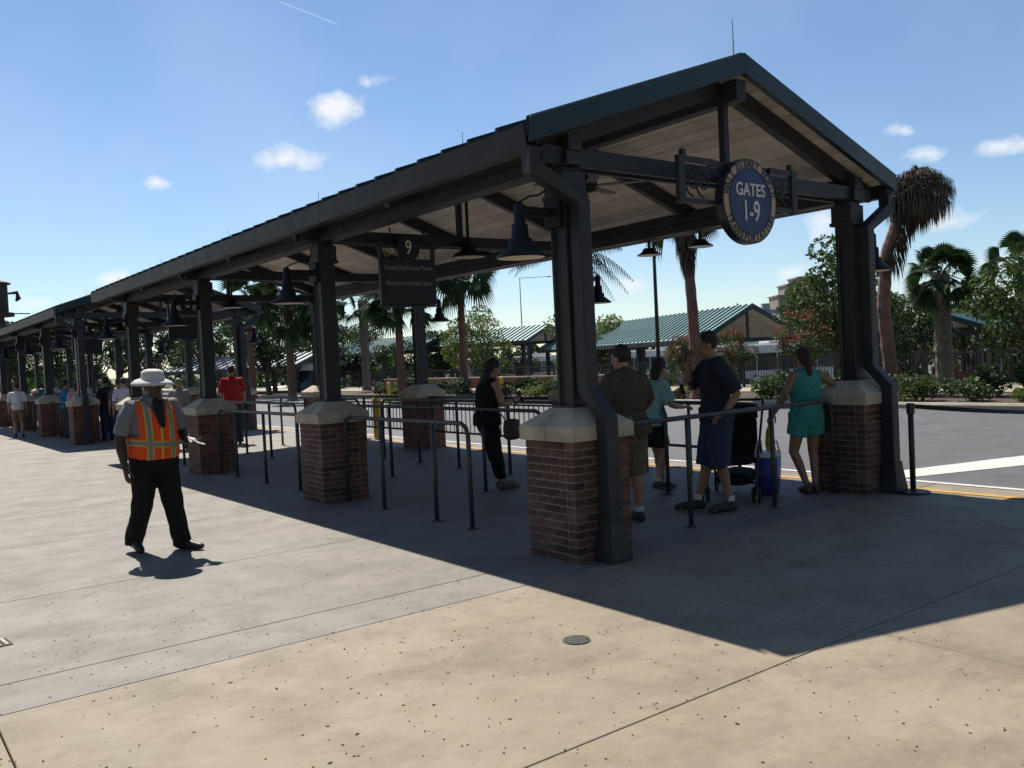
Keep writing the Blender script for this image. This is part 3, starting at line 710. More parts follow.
    for n in 'lr':
        an, to = P['an'+n], P['toe'+n]; d = (to-an); d.z = 0; d.normalize()
        if socks: MB().tube([an+V((0,0,.07)), an+V((0,0,-.04))], [.043,.042], 12).build('sock', socks, root, smooth=True)
        if shoes:
            fz = lambda z: V((0,0,z-an.z+ (an.z-.085)))
            g = MB(); hb = an - d*.055; 
            zt = lambda p, z: V((p.x, p.y, z + max(0, an.z-.085)))
            tip = V((to.x, to.y, 0)); up_t = max(0, to.z-.03)
            g.tube([zt(hb,.045), zt(an,.055), zt(an.lerp(to,.5),.05)+V((0,0,0)), tip+d*.02+V((0,0,.036+up_t))], [(.034,.042),(.041,.052),(.047,.046),(.036,.03)], 14, lat=d.cross(V((0,0,1))), dome=True)
            g.tube([zt(an,.04), zt(an,.10)], [.044,.046], 12, dome=True)
            remesh(g, .009 if fine else .016, 2).build('shoe', shoes, root, smooth=True)
    st, hm = hair
    if hm:
        g = MB(); g.ball(h(0,.028,.045), (.088,.098,.10), 16, 12, HM)
        if st in ('short','cap'): pass
        if st == 'pony': g.tube([h(0,.12,.06), h(0,.155,.0), h(0,.15,-.1), h(0,.13,-.2), h(0,.115,-.27)], [.03,.034,.04,.034,.014], 10, dome=True); g.ball(h(0,.06,-.02), (.07,.06,.08), 12, 8, HM)
        if st == 'long': g.tube([h(0,.06,.05), h(0,.085,-.08), h(0,.095,-.2), h(0,.10,-.32)], [(.09,.06),(.095,.05),(.105,.045),(.09,.03)], 14, lat=HM @ V((1,0,0)), dome=True)
        if st == 'bob': g.tube([h(0,.05,.05), h(0,.075,-.06), h(0,.085,-.15)], [(.092,.07),(.095,.06),(.08,.04)], 14, lat=HM @ V((1,0,0)), dome=True)
        g = remesh(g, .010 if fine else .018, 2)
        inv = HM.transposed()
        def keep(v):
            q_ = inv @ (v-hc); return not (q_.y < -.045 and q_.z < .075) and (q_.z > -.05 or st not in ('short','cap'))
        o = cut(g, keep).build('hair', hm, root, smooth=True)
    root['_hc'] = 0; del root['_hc']
    if extra: extra(root, P, h, HM)
    for o in root.children:
        if o.name.split('.')[0] in ('shirt','trousers','shorts','romper_top','romper_shorts','safety_vest'): folds(o.data, .009 if fine else .006)
        elif o.name.startswith('hair'): folds(o.data, .006, (38,38,7))
    return root

# worker in the orange vest
def vest_mat():
    m = bpy.data.materials.new('hi_vis_vest'); m.use_nodes = True; t = m.node_tree; b = t.nodes['Principled BSDF']; b.inputs['Roughness'].default_value = .8
    c = N(t, 'ShaderNodeTexCoord'); sp = N(t, 'ShaderNodeSeparateXYZ'); t.links.new(c.outputs['Object'], sp.inputs[0])
    x, y, z = sp.outputs
    def band(v, c0, w): return math_(t, 'LESS_THAN', math_(t, 'ABSOLUTE', math_(t, 'SUBTRACT', v, c0)), w)
    ax = math_(t, 'ABSOLUTE', x); zz = math_(t, 'ADD', z, math_(t, 'MULTIPLY', x, .12))
    lime = math_(t, 'MAXIMUM', band(ax, .108, .027), band(zz, 1.045, .028)); lime = math_(t, 'MAXIMUM', lime, math_(t, 'MULTIPLY', band(x, .0, .008), math_(t, 'LESS_THAN', y, 0)))
    silv = math_(t, 'MAXIMUM', band(ax, .108, .019), band(zz, 1.045, .020))
    def mix(f, a, b_):
        q = N(t, 'ShaderNodeMix', data_type='RGBA'); t.links.new(f, q.inputs[0])
        for i, cc in ((6,a),(7,b_)):
            if isinstance(cc, tuple): q.inputs[i].default_value = (*cc, 1)
            else: t.links.new(cc, q.inputs[i])
        return q.outputs[2]
    cc = mix(lime, (.90,.115,.02), (.62,.72,.06)); cc = mix(silv, cc, (.30,.29,.28)); t.links.new(cc, b.inputs['Base Color'])
    n = N(t, 'ShaderNodeTexNoise'); n.inputs['Scale'].default_value = 9; t.links.new(c.outputs['Object'], n.inputs['Vector']); bp = N(t, 'ShaderNodeBump'); bp.inputs['Strength'].default_value = .5; bp.inputs['Distance'].default_value = .02; t.links.new(n.outputs[0], bp.inputs['Height']); t.links.new(bp.outputs[0], b.inputs['Normal'])
    tr = N(t, 'ShaderNodeBsdfTranslucent'); t.links.new(cc, tr.inputs[0]); ms = N(t, 'ShaderNodeMixShader'); ms.inputs[0].default_value = .35
    t.links.new(b.outputs[0], ms.inputs[1]); t.links.new(tr.outputs[0], ms.inputs[2]); t.links.new(ms.outputs[0], t.nodes['Material Output'].inputs[0])
    return m
M_vest = vest_mat()
def worker_extra(root, P, h, HM):
    B = 1.2
    tp = [V((0,.0,.93)), V((0,.0,1.05)), V((0,.005,1.15)), V((0,.01,1.28)), V((0,.01,1.38)), V((0,.01,1.44))]
    g = MB(); g.tube(tp, [(.238,.208),(.238,.210),(.238,.212),(.238,.208),(.225,.178),(.175,.135)], 24, lat=(1,0,0), dome=True)
    g = remesh(g, .010, 2)
    def keep(v):
        if v.z < .90 + .25*max(0,abs(v.x)-.13)**1.: return False
        if v.z > 1.13 and abs(v.x) > .185: return False
        if v.y < 0 and v.z > 1.20 and abs(v.x) < (v.z-1.22)*.38: return False
        if v.z > 1.475: return False
        return True
    o = cut(g, keep).build('safety_vest', M_vest, root, smooth=True); o.modifiers.new('s', 'SOLIDIFY').thickness = .006
    # dark neckerchief
    MB().tube([h(0,-.06,-.13), V((0,-.165,1.37)), V((.005,-.205,1.29)), V((.012,-.218,1.21))], [(.05,.02),(.042,.018),(.036,.014),(.022,.008)], 10, lat=(1,0,0), dome=True).build('neckerchief', fabric('dark_tie', (.02,.02,.024)), root, smooth=True)
    hat = MB(); T = HM.to_quaternion() @ Euler((.10,0,0)).to_quaternion()
    cc = h(0,.01,.075)
    prof = [(.198,-.040),(.168,-.014),(.120,.004),(.107,.010),(.103,.05),(.092,.082),(.06,.094),(.002,.096)]
    hat.lathe(cc, prof, 36, False, T @ V((0,0,1)))
    hat.v = [(x, y, z - .008*math.cos(2*math.atan2(y-cc.y, x-cc.x))*max(0, math.hypot(x-cc.x,y-cc.y)-.11)/.08) for x, y, z in hat.v]
    o = hat.build('sun_hat', mat('hat_white', (.72,.70,.70), .85, var=.05, scale=20, bump=.2, trans=.3), root, smooth=True); o.modifiers.new('s', 'SOLIDIFY').thickness = .005
    MB().lathe(cc, [(.107,.008),(.108,.03)], 36, False, T @ V((0,0,1))).build('hat_band', fabric('band', (.62,.60,.6)), root, smooth=True)
    w = P['wrl']; pd = MB(); pd.box(-.055,.055,-.075,.075,0,.008, Matrix.Translation(w+V((.0,-.11,.022))) @ Euler((.45,.25,.5)).to_matrix().to_4x4())
    pd.build('notepad', mat('paper', (.8,.8,.78), .7, var=.03), root)
wk = at(156, 8.75)
person('worker in an orange safety vest and white sun hat walking on the sunlit concrete', (-2.585,3.15,0), (.13,-1), 1.74, SKIN_D,
       J=dict(head=(.01,-.05,1.59), neck=(0,-.0,1.45), shl=(.205,.01,1.395), shr=(-.205,.02,1.395), ell=(.285,.02,1.12), wrl=(.27,-.22,1.03), elr=(-.30,.05,1.10), wrr=(-.30,-.04,.84),
              hipl=(.10,.02,.92), hipr=(-.10,.02,.92), knl=(.12,-.05,.50), anl=(.17,-.12,.085), toel=(.26,-.30,.03), knr=(-.12,.03,.50), anr=(-.17,.20,.12), toer=(-.18,.02,.03)), look=(.05,.03), bulk=1.2,
       top=dict(mat=fabric('grey_shirt', (.17,.175,.20)), sleeve=.42, loose=.022, **{'from': 2}), bottom=dict(mat=fabric('black_trousers', (.012,.012,.013)), len=1., loose=.030, to=4, name='trousers'), shoes=mat('shoe_black', (.012,.012,.012), .5),
       hair=('short', HAIR_D), hands=dict(l=dict(dir=(.0,-1,.0), pal=(0,0,1), curl=.7), r=dict(curl=.55)), extra=worker_extra)

# woman in black leaning on the inner rail
def bag_extra(root, P, h, HM):
    g = MB(); g.tube([(-.26,-.06,.70),(-.26,-.06,.80),(-.25,-.06,.92)], [(.13,.045),(.14,.05),(.12,.03)], 14, lat=(0,1,0), dome=True); remesh(g, .012, 2).build('handbag', mat('leather_brown', (.06,.03,.02), .5), root, smooth=True)
    MB().tube([(-.25,-.10,.9),(-.2,-.15,1.15),(.02,-.14,1.38),(.1,.06,1.44),(.0,.16,1.3),(-.24,.02,.92)], .009, 6).build('bag_strap', mat('leather_brown', (.06,.03,.02), .5), root)
    MB().box(-.036,.036,-.006,.006,-.07,.07, Matrix.Translation((0,-.36,1.21)) @ Euler((-.6,0,0)).to_matrix().to_4x4()).build('phone', M_black, root)
person('woman in black with a brown handbag leaning back on the inner rail', (1.78,3.55,0), (1,-.12), 1.70, SKIN_L,
       J=dict(pelvis=(0,.17,.93), waist=(0,.16,1.09), chest=(0,.13,1.30), neck=(0,.10,1.455), head=(0,.03,1.60), shl=(.17,.11,1.40), shr=(-.17,.11,1.40), ell=(.21,.05,1.13), wrl=(.06,-.23,1.16), elr=(-.21,.04,1.13), wrr=(-.06,-.24,1.18),
              hipl=(.085,.16,.91), hipr=(-.085,.16,.91), knl=(.10,.06,.48), knr=(-.10,.10,.48), anl=(.09,-.05,.085), toel=(.10,-.24,.03), anr=(-.10,.02,.085), toer=(-.12,-.17,.03)), look=(0,.35), bulk=1.12,
       top=dict(mat=fabric('black_top', (.014,.013,.016)), sleeve=.0, loose=.02, hem=-.06), bottom=dict(mat=fabric('black_leggings', (.012,.012,.014)), len=.92, loose=.012, name='trousers'), shoes=mat('sandal', (.10,.06,.04), .6),
       hair=('long', HAIR_D), hands=dict(l=dict(dir=(-.3,-1,.3), pal=(-1,0,0), curl=.8), r=dict(dir=(.3,-1,.3), pal=(1,0,0), curl=.8)), extra=bag_extra)
# man in grey-brown T-shirt behind the front pier
person('man in a brown T-shirt and khaki shorts standing behind the front brick pier', (1.17,.60,0), (.1,1), 1.76, SKIN_L,
       J=dict(head=(.0,-.04,1.62), elr=(-.32,-.02,1.16), wrr=(-.30,-.24,1.08), ell=(.30,.0,1.15), wrl=(.22,-.22,1.08), knl=(.12,-.05,.50), anl=(.16,.10,.085), toel=(.18,-.09,.03), anr=(-.13,.0,.085), toer=(-.16,-.19,.03)), look=(.25,.1), bulk=1.26,
       top=dict(mat=fabric('brown_tee', (.085,.066,.056)), sleeve=.45, loose=.028, hem=-.06), bottom=dict(mat=fabric('khaki', (.17,.125,.09)), len=.52, loose=.035), shoes=mat('shoe_dark', (.03,.028,.028), .6), socks=fabric('sock_white', (.5,.5,.5)),
       hair=('short', HAIR_D), hands=dict(l=dict(dir=(-.3,-1,0), pal=(0,0,-1)), r=dict(dir=(.2,-1,-.1), pal=(0,0,-1))))
# girl in pale turquoise shirt
def shades(root, P, h, HM):
    g = MB()
    for s in (1,-1): g.ball(h(.034*s,-.094,.018), (.028,.006,.02), 10, 6, HM); g.tube([h(.06*s,-.088,.022), h(.082*s,.0,.02)], .004, 6)
    g.tube([h(-.012,-.1,.022), h(.012,-.1,.022)], .004, 6); g.build('sunglasses', mat('lens_black', (.01,.01,.011), .15), root, smooth=True)
    MB().box(-.035,.035,-.006,.006,-.07,.07, Matrix.Translation((-.02,-.36,1.33)) @ Euler((-.3,0,0)).to_matrix().to_4x4()).build('phone', M_black, root)
person('woman in a pale turquoise shirt, black shorts and sunglasses leaning on a rail', (2.80,1.68,0), (1,-.2), 1.60, SKIN_L,
       J=dict(pelvis=(0,.12,.93), waist=(0,.11,1.09), chest=(0,.06,1.30), neck=(0,.02,1.455), head=(0,-.04,1.605), shl=(.165,.04,1.40), shr=(-.165,.04,1.40), ell=(.23,-.02,1.15), wrl=(.08,-.27,1.25), elr=(-.24,-.02,1.14), wrr=(-.16,-.26,1.10),
              hipl=(.085,.11,.91), hipr=(-.085,.11,.91), knl=(.11,-.02,.49), anl=(.12,-.10,.085), toel=(.14,-.28,.03), knr=(-.10,.02,.50), anr=(-.12,.16,.15), toer=(-.14,.0,.035)), look=(0,.12),
       top=dict(mat=fabric('turquoise_pale', (.22,.42,.44)), sleeve=.42, loose=.024, hem=-.05), bottom=dict(mat=fabric('black_shorts', (.013,.013,.015)), len=.36, loose=.028), shoes=mat('sneaker_grey', (.06,.06,.065), .6), socks=fabric('sock_white', (.5,.5,.5)),
       hair=('bob', HAIR_D), hands=dict(l=dict(dir=(-.3,-1,.5), pal=(-1,0,0), curl=.8), r=dict(dir=(.2,-1,0), pal=(0,0,-1))), extra=shades)
# man in navy T-shirt and denim shorts
def navy_extra(root, P, h, HM):
    MB().box(-.036,.036,-.006,.006,-.07,.07, Matrix.Translation(P['wrr']+V((.03,-.05,.10))) @ Euler((0,.2,.4)).to_matrix().to_4x4()).build('phone', M_black, root)
person('man in a navy T-shirt and denim shorts with one hand on the front rail', (2.24,.38,0), (-.86,.5), 1.86, SKIN_M,
       J=dict(head=(-.02,-.05,1.62), shl=(.19,.0,1.41), shr=(-.19,.0,1.41), ell=(.27,.13,1.14), wrl=(.30,-.01,.98), elr=(-.24,-.17,1.20), wrr=(-.13,-.20,1.46), knl=(.10,-.01,.50), anl=(.11,.08,.085), toel=(.15,-.12,.03), knr=(-.10,-.06,.50), anr=(-.10,-.17,.085), toer=(-.14,-.36,.03)),
       look=(-.2,.08), bulk=1.06, top=dict(mat=fabric('navy_tee', (.026,.030,.046)), sleeve=.45, loose=.024, hem=-.07), bottom=dict(mat=fabric('denim', (.035,.055,.10)), len=.58, loose=.036), shoes=mat('shoe_dark', (.03,.028,.028), .6), socks=fabric('sock_white', (.5,.5,.5)),
       hair=('short', HAIR_D), hands=dict(l=dict(dir=(.05,-.6,-.3), pal=(0,0,-1), curl=.6), r=dict(dir=(.3,-.1,1), pal=(1,0,0), curl=.8)), extra=navy_extra)
# woman in the turquoise romper
def romp_extra(root, P, h, HM):
    MB().tube([V((-.10,.11,1.43)), V((.02,.16,1.25)), V((.14,.15,1.08)), V((.18,.06,.95))], .008, 6).build('bag_strap', mat('strap_teal', (.05,.12,.13), .6), root)
person('woman in a turquoise romper with a ponytail, arm resting on the right pier cap', (3.64,.26,0), (.35,1), 1.67, SKIN_M,
       J=dict(head=(0,-.02,1.60), shl=(.165,.02,1.40), shr=(-.165,.02,1.40), ell=(.27,.0,1.20), wrl=(.33,-.16,.96), elr=(-.33,.06,1.30), wrr=(-.47,-.06,1.28), knl=(.15,-.05,.50), anl=(.02,.02,.085), toel=(-.02,-.17,.03), knr=(-.09,-.01,.50), anr=(-.08,.03,.085), toer=(-.10,-.17,.03)), look=(-.15,.1), bulk=1.12,
       top=dict(mat=fabric('turquoise', (.055,.26,.25)), sleeve=0., loose=.02, name='romper_top'), bottom=dict(mat=fabric('turquoise', (.055,.26,.25)), len=.26, loose=.035, to=4, name='romper_shorts'), shoes=mat('sandal', (.10,.06,.04), .6),
       hair=('pony', HAIR_B), hands=dict(l=dict(dir=(.1,-.6,-.6), pal=(0,0,-1), curl=.9), r=dict(dir=(-1,-.3,0), pal=(0,0,-1), curl=.4)), extra=romp_extra)
# passengers waiting farther back
def passer(label, x, y, face, H, topc, botc, skin, hair, L=.95, bulk=1., hs='short', J={}, nm=''):
    person(label, (x,y,0), face, H, skin, J=J, top=dict(mat=fabric('t_'+nm, topc), sleeve=.45, loose=.022, hem=-.05), bottom=dict(mat=fabric('b_'+nm, botc), len=L, loose=.025), shoes=mat('shoe_dark', (.03,.028,.028), .6), hair=(hs, hair), fine=False, bulk=bulk, group='passengers waiting farther back under the shelters')
passer('man in a red shirt facing away behind the third brick pier', 2.25, 14.6, (.2,1), 1.84, (.36,.03,.04), (.03,.035,.05), SKIN_L, HAIR_D, nm='red', bulk=1.12)
passer('person in a white shirt facing away, seen left of the worker', .55, 17.4, (.1,1), 1.68, (.50,.50,.60), (.03,.04,.08), SKIN_L, HAIR_D, nm='white')
passer('person in a grey shirt waiting just right of the worker', 1.05, 14.6, (.6,1), 1.60, (.28,.28,.30), (.10,.1,.1), SKIN_L, HAIR_G, L=.55, nm='grey')
passer('person in green and dark shorts beside the person in grey', 1.45, 14.2, (-1,.3), 1.55, (.05,.10,.05), (.03,.03,.03), SKIN_M, HAIR_D, L=.5, nm='green')
passer('woman in a pink flowered top beside the fifth brick pier', .25, 21.3, (.3,1), 1.64, (.45,.30,.34), (.03,.03,.05), SKIN_L, HAIR_B, hs='bob', nm='floral')
passer('person in a bright blue top next to the woman in flowered top', .15, 22.3, (1,.2), 1.66, (.02,.14,.32), (.05,.05,.06), SKIN_M, HAIR_D, nm='blue')
passer('person in black left of the person in white shirt', .62, 19.6, (-.3,1), 1.70, (.02,.02,.025), (.03,.035,.06), SKIN_M, HAIR_D, nm='dark1')
passer('person in a checked shirt and jeans between black and white shirts', .70, 18.5, (.1,1), 1.66, (.12,.10,.12), (.03,.05,.10), SKIN_L, HAIR_B, nm='check')
passer('person in a teal top far back under the second shelter', .5, 27.5, (.4,1), 1.68, (.03,.15,.17), (.03,.03,.04), SKIN_L, HAIR_D, nm='teal')
passer('person with a white sleeve at the left edge beside the far piers', -.75, 24.8, (.2,1), 1.66, (.62,.62,.66), (.20,.13,.08), SKIN_L, HAIR_D, L=.5, nm='edge')

# ------------------------------------------------------------------ stroller and bags
t = thing('stroller', 'black folding stroller parked behind the front rail', 'stroller', (3.06,.80,0), math.radians(-60)); t.scale = (1.1,1.0,1.0)
BF = fabric('stroller_black', (.012,.012,.014))
for s in (-1,1):
    MB().tube([(s*.24,-.42,.09),(s*.24,-.1,.45),(s*.25,.25,.85),(s*.25,.42,1.02)], .013, 8).build('frame_tube', M_black, t, smooth=True)
    MB().tube([(s*.25,.32,.10),(s*.25,.05,.62)], .013, 8).build('rear_leg', M_black, t, smooth=True)
MB().tube([(-.25,.42,1.02),(-.25,.46,1.06),(.25,.46,1.06),(.25,.42,1.02)], .017, 8).build('handle_bar', M_black, t, smooth=True)
MB().tube([(-.25,.32,.10),(.25,.32,.10)], .011, 8).build('axle', M_black, t)
g = MB(); g.tube([(0,-.22,.42),(0,.0,.40),(0,.13,.5),(0,.26,.85)], [(.21,.05),(.22,.06),(.22,.06),(.21,.04)], 14, lat=(1,0,0), dome=True); remesh(g, .015, 2).build('seat', BF, t, smooth=True)
g = MB(); g.tube([(0,.30,.86),(0,.16,1.02),(0,-.02,1.02),(0,-.12,.92)], [(.22,.03),(.23,.04),(.23,.03),(.22,.02)], 14, lat=(1,0,0), dome=True); remesh(g, .014, 2).build('canopy', BF, t, smooth=True)
g = MB(); g.tube([(0,-.12,.2),(0,.28,.22)], [(.2,.07),(.2,.08)], 14, lat=(1,0,0), dome=True); remesh(g, .015, 1).build('basket', BF, t, smooth=True)
for s in (-1,1):
    for y, r, nm in ((-.42,.085,'front_wheel'),(.34,.115,'rear_wheel')):
        for dx in ((-.03,.03) if y < 0 else (0,)):
            w = MB().lathe((s*.25+dx-.012,y,r), [(r*.72,0),(r,.003),(r,.021),(r*.72,.024)], 20, False, (1,0,0)); w.build('wheel', M_tyre, t)
            MB().lathe((s*.25+dx-.006,y,r), [(r*.74,0),(r*.74,.012)], 16, True, (1,0,0)).build('wheel_disc', mat('plastic_grey', (.06,.06,.065), .5), t)
t = thing('tote_bag', 'large blue shopping bag with a white rim standing beside the stroller', 'bag', (3.38,.60,.002), .5); t.scale = (1.5,1.3,.95)
g = MB(); g.tube([(0,0,.02),(0,0,.22),(0,0,.46)], [(.12,.08),(.155,.10),(.175,.105)], 20, lat=(1,0,0), sq=.6); g.build('bag_body', mat('bag_blue', (.02,.045,.22), .45, var=.25, scale=5), t, smooth=True)
g = MB(); g.tube([(0,0,.455),(0,0,.49)], [(.175,.105),(.176,.106)], 20, lat=(1,0,0), sq=.6, cap=True); g.build('bag_rim', mat('bag_white', (.55,.55,.56), .5), t, smooth=True)
for s in (-1,1): MB().tube([(-.09,s*.09,.48),(-.07,s*.07,.62),(.07,s*.07,.62),(.09,s*.09,.48)], .008, 6).build('handle', mat('bag_white', (.55,.55,.56), .5), t)
t = thing('yellow_bag', 'yellow plastic bag hanging beside the legs of the woman in turquoise', 'bag', (3.60,.72,.42), .3)
g = MB(); g.tube([(0,0,.0),(0,0,.12),(0,0,.26),(0,0,.34)], [(.07,.03),(.10,.05),(.08,.04),(.03,.015)], 14, lat=(1,0,0), dome=True); g.build('bag_body', mat('bag_yellow', (.42,.32,.03), .5, var=.2, scale=9), t, smooth=True)
MB().tube([(-.03,0,.33),(0,0,.52),(.03,0,.33)], .006, 6).build('handle', mat('bag_yellow', (.42,.32,.03), .5), t)

# ------------------------------------------------------------------ vegetation
LEAF = dict(dark=(.028,.055,.016), mid=(.05,.085,.022), lime=(.105,.14,.03), grey=(.06,.08,.04))
def leafmat(k): return mat('leaf_'+k, LEAF[k], .55, var=.25, scale=.6, island=.45, trans=.35, spec=.3)
M_bark = mat('bark', (.10,.075,.055), .95, var=.3, scale=7, bump=.6); M_barkr = mat('palm_trunk_red', (.16,.085,.06), .95, var=.3, scale=5, bump=.7); M_barkg = mat('palm_trunk_grey', (.15,.125,.105), .95, var=.3, scale=6, bump=.7)
M_thatch = mat('dead_fronds', (.085,.06,.04), .95, var=.25, scale=2, island=.5, trans=.15); M_frond = mat('palm_green', (.030,.056,.020), .75, var=.25, scale=1, island=.4, trans=.25, spec=.15)
M_flower = mat('red_blossom', (.30,.035,.05), .7, island=.35, trans=.3)
rnd = random.Random(11)
def rv(r=1.):
    while 1:
        v = V((rnd.uniform(-1,1), rnd.uniform(-1,1), rnd.uniform(-1,1)))
        if .01 < v.length < 1: return v*r
def leafquad(mb, p, s, n=None, asp=2.):
    a = rv().normalized(); n = n or rv().normalized(); b = a.cross(n)
    if b.length < .05: return
    b.normalize(); a = a*s; b = b*(s/asp)
    mb.add([p-a, p-b*.9+a*.1, p+a, p+b*.9+a*.1], [(0,1,2,3)])
def tree_meshes(h, rx, rz, trunk_h, n_clump, n_leaf, leaf, shape='round', flower=0):
    tk = MB(); r = .03*h
    top = V((rnd.uniform(-.2,.2), rnd.uniform(-.2,.2), trunk_h)); tk.tube([(0,0,-.1),(0,0,.15),top*.6,top], [r*1.5,r,r*.85,r*.75], 9)
    cr, fl = MB(), MB(); cz = trunk_h + (h-trunk_h)*.48
    cl = []
    for i in range(n_clump):
        for _ in range(30):
            v = rv(); p = V((v.x*rx, v.y*rx, cz + v.z*(h-trunk_h)*.5))
            if shape == 'vase': p.x *= .5+.6*(p.z-trunk_h)/(h-trunk_h); p.y *= .5+.6*(p.z-trunk_h)/(h-trunk_h)
            if shape == 'cone': q_ = 1.15-.95*(p.z-trunk_h)/(h-trunk_h); p.x *= q_; p.y *= q_
            if all((p-c).length > rx*.33 for c in cl): break
        cl.append(p)
        mid = top.lerp(p, .5)+V((0,0,-.1*h*rnd.random())); tk.tube([top*.9, mid, p], [r*.5, r*.28, r*.08], 6)
    for c in cl:
        cs = rx*rnd.uniform(.26,.42)
        for k in range(n_leaf//n_clump):
            v = rv(); v = v*(v.length**-.35); p = c + V((v.x*cs*1.15, v.y*cs*1.15, v.z*cs*.8))
            leafquad(cr, p, leaf*rnd.uniform(.6,1.25))
        if flower and c.z > cz-.1*h:
            for k in range(flower):
                v = rv().normalized(); v.z = abs(v.z)*.9; leafquad(fl, c + V((v.x*cs,v.y*cs,v.z*cs*1.1)) + rv(.08), leaf*rnd.uniform(.5,1), asp=1.2)
    return tk.mesh('trunk', M_bark, True), cr, (fl if flower else None)
VAR = {}
def tree(key, label, loc, h, rx, th, mk, ncl=14, nl=4200, leaf=.13, shape='round', flower=0, rz=0, sc_=1., group=None, name='tree'):
    if key not in VAR:
        a, b, c = tree_meshes(h, rx, 0, th, ncl, nl, leaf, shape, flower); VAR[key] = (a, b.mesh('crown', leafmat(mk), fix=False), c.mesh('blossom', M_flower, fix=False) if c else None)
    a, b, c = VAR[key]
    t = thing(name, label, 'tree', loc, rz, group); t.scale = (sc_,)*3
    put('trunk', a, t); cro = put('crown', b, t)
    if c: put('blossom', c, cro)
    return t
def G(u, D, z=0.): p = at(u, D); return V((p.x, p.y, z))
LOW = -1.40
def gz(p): return .03 if p.x < 24 else (.02 if p.x < 27 else (max(-1.38, -1.3*(p.x-27)/6) if p.x < 33 else LOW))
def plant(key, label, u, D, *a, **k):
    p = at(u, D); p.z = gz(p)-.03; return tree(key, label, p, *a, **k)
plant('T1', 'tall airy green tree directly behind the right front column', 838, 34, 5.9, 2.2, 1.5, 'mid', ncl=20, nl=6500, leaf=.11, shape='cone')
plant('T2', 'dark dense tree just right of the bent palm', 905, 40, 5.6, 1.9, 1.5, 'dark', ncl=16, nl=5200, leaf=.11)
plant('T3', 'yellow-green tree behind the cabbage palm', 972, 50, 5.6, 2.6, 1.6, 'lime', ncl=16, nl=5200, leaf=.12)
plant('T4', 'big leafy tree at the right edge of the view', 1050, 32, 5.2, 2.3, 1.0, 'mid', ncl=22, nl=8500, leaf=.11)
plant('T5', 'pale green tree above the far shelter roof, left of the front column', 487, 62, 6.2, 2.7, 1.8, 'lime', ncl=16, nl=4600, leaf=.13)
plant('T5', 'pale green tree seen between the front column and bell lamp', 583, 66, 6.2, 2.7, 1.8, 'lime', rz=2., sc_=1.05)
plant('T6', 'dark tree behind the left palm near the coach', 268, 58, 6.5, 2.6, 1.6, 'dark', ncl=16, nl=5000, leaf=.13)
plant('T6', 'dark tree left of the second column seen under the far bell lamp', 318, 75, 6.5, 2.6, 1.6, 'dark', rz=2.4, sc_=1.1)
plant('T6', 'dark green tree at the left between the far piers', 205, 66, 6.5, 2.6, 1.6, 'dark', rz=4.1, sc_=1.05)
plant('T2', 'dark rounded tree seen between columns of the second shelter', 150, 72, 5.6, 1.9, 1.5, 'dark', rz=1., sc_=1.25)
plant('T3', 'yellow-green tree low behind the far roofs on the right', 925, 62, 5.6, 2.6, 1.6, 'lime', rz=2.2, sc_=.95)
plant('C1', 'crape myrtle with red blossom left of the right front column', 803, 31, 3.3, 1.15, 1.0, 'mid', ncl=14, nl=2600, leaf=.075, shape='vase', flower=38, sc_=.86)
plant('C1', 'crape myrtle with red blossom behind the man in navy', 738, 36, 3.3, 1.15, 1.0, 'mid', rz=1.9, sc_=.72)
plant('C1', 'crape myrtle with red blossom left of the tall palm trunk', 682, 38, 3.3, 1.15, 1.0, 'mid', rz=3.9, sc_=.7)
for i, (u, D, s, lb) in enumerate(((880,60,1.,'dark tree at the right behind the bent palm trunk'),(395,80,.95,'dark tree under the far roof by a palm'),(440,84,1.,'dark tree behind the far roof near the sign nine lamp'),(520,88,1.,'dark tree low behind the second far roof'),(360,90,1.1,'dark tree behind the grey-trunk palm'),(785,95,.95,'dark tree below the steel gantry'),(812,80,1.1,'dark tree in front of the distant tower'),(995,62,1.05,'dark tree behind the lamp pole on the right'))):
    plant('T2' if i % 2 else 'T6', lb, u, D, 5.6, 1.9, 1.5, 'dark', rz=i*1.3, sc_=s)
for i, (u, D, s, k) in enumerate(((20,78,1.15,'T6'),(60,92,1.3,'T6'),(95,80,1.1,'T2'),(120,98,1.4,'T6'),(175,90,1.3,'T6'),(232,88,1.2,'T2'),(292,96,1.35,'T6'),(345,104,1.3,'T6'),(-8,90,1.3,'T6'))):
    plant(k, 'dark tree behind the left end of the shelters, %s from the left' % ['second','fourth','fifth','sixth','seventh','eighth','ninth','last','first'][i], u, D, 6, 2, 1.5, 'dark', rz=i*.9, sc_=s, group='dark row of trees behind the shelters')
# unseen trees added behind the camera to block sky light and deepen the shade
for i, (x, y) in enumerate(((-15,-14),(-16.5,-6),(-15.5,2),(-17,10),(-15.5,18),(-17,27),(-9,-17),(-2,-18.5),(5,-17.5),(12,-16),(-21,-10),(-21,6),(-20,15),(18.5,-20),(1,-24),(-8,-24))):
    tree('T6', 'unseen tree added behind the photographer to block sky light', (x,y,0), 6, 2, 1.5, 'dark', rz=i*1.7, sc_=1.75, group='unseen trees added behind the photographer as sky blockers')
# far tree belt
tb = MB()
for k in range(15000):
    u = rnd.uniform(-60, 1090); D_ = rnd.uniform(125, 175); p = at(u, D_)
    hh = 3.6 + 1.5*math.sin(u*.031) + 1.1*math.sin(u*.083+1) + .8*math.sin(u*.21)
    p.z = LOW + max(.2, hh)*rnd.random()**.6; leafquad(tb, p, rnd.uniform(.5,.95), asp=1.5)
tag(tb.build('tree_line', leafmat('dark'), fix=False), 'distant dark band of trees along the horizon', 'trees', kind='stuff')

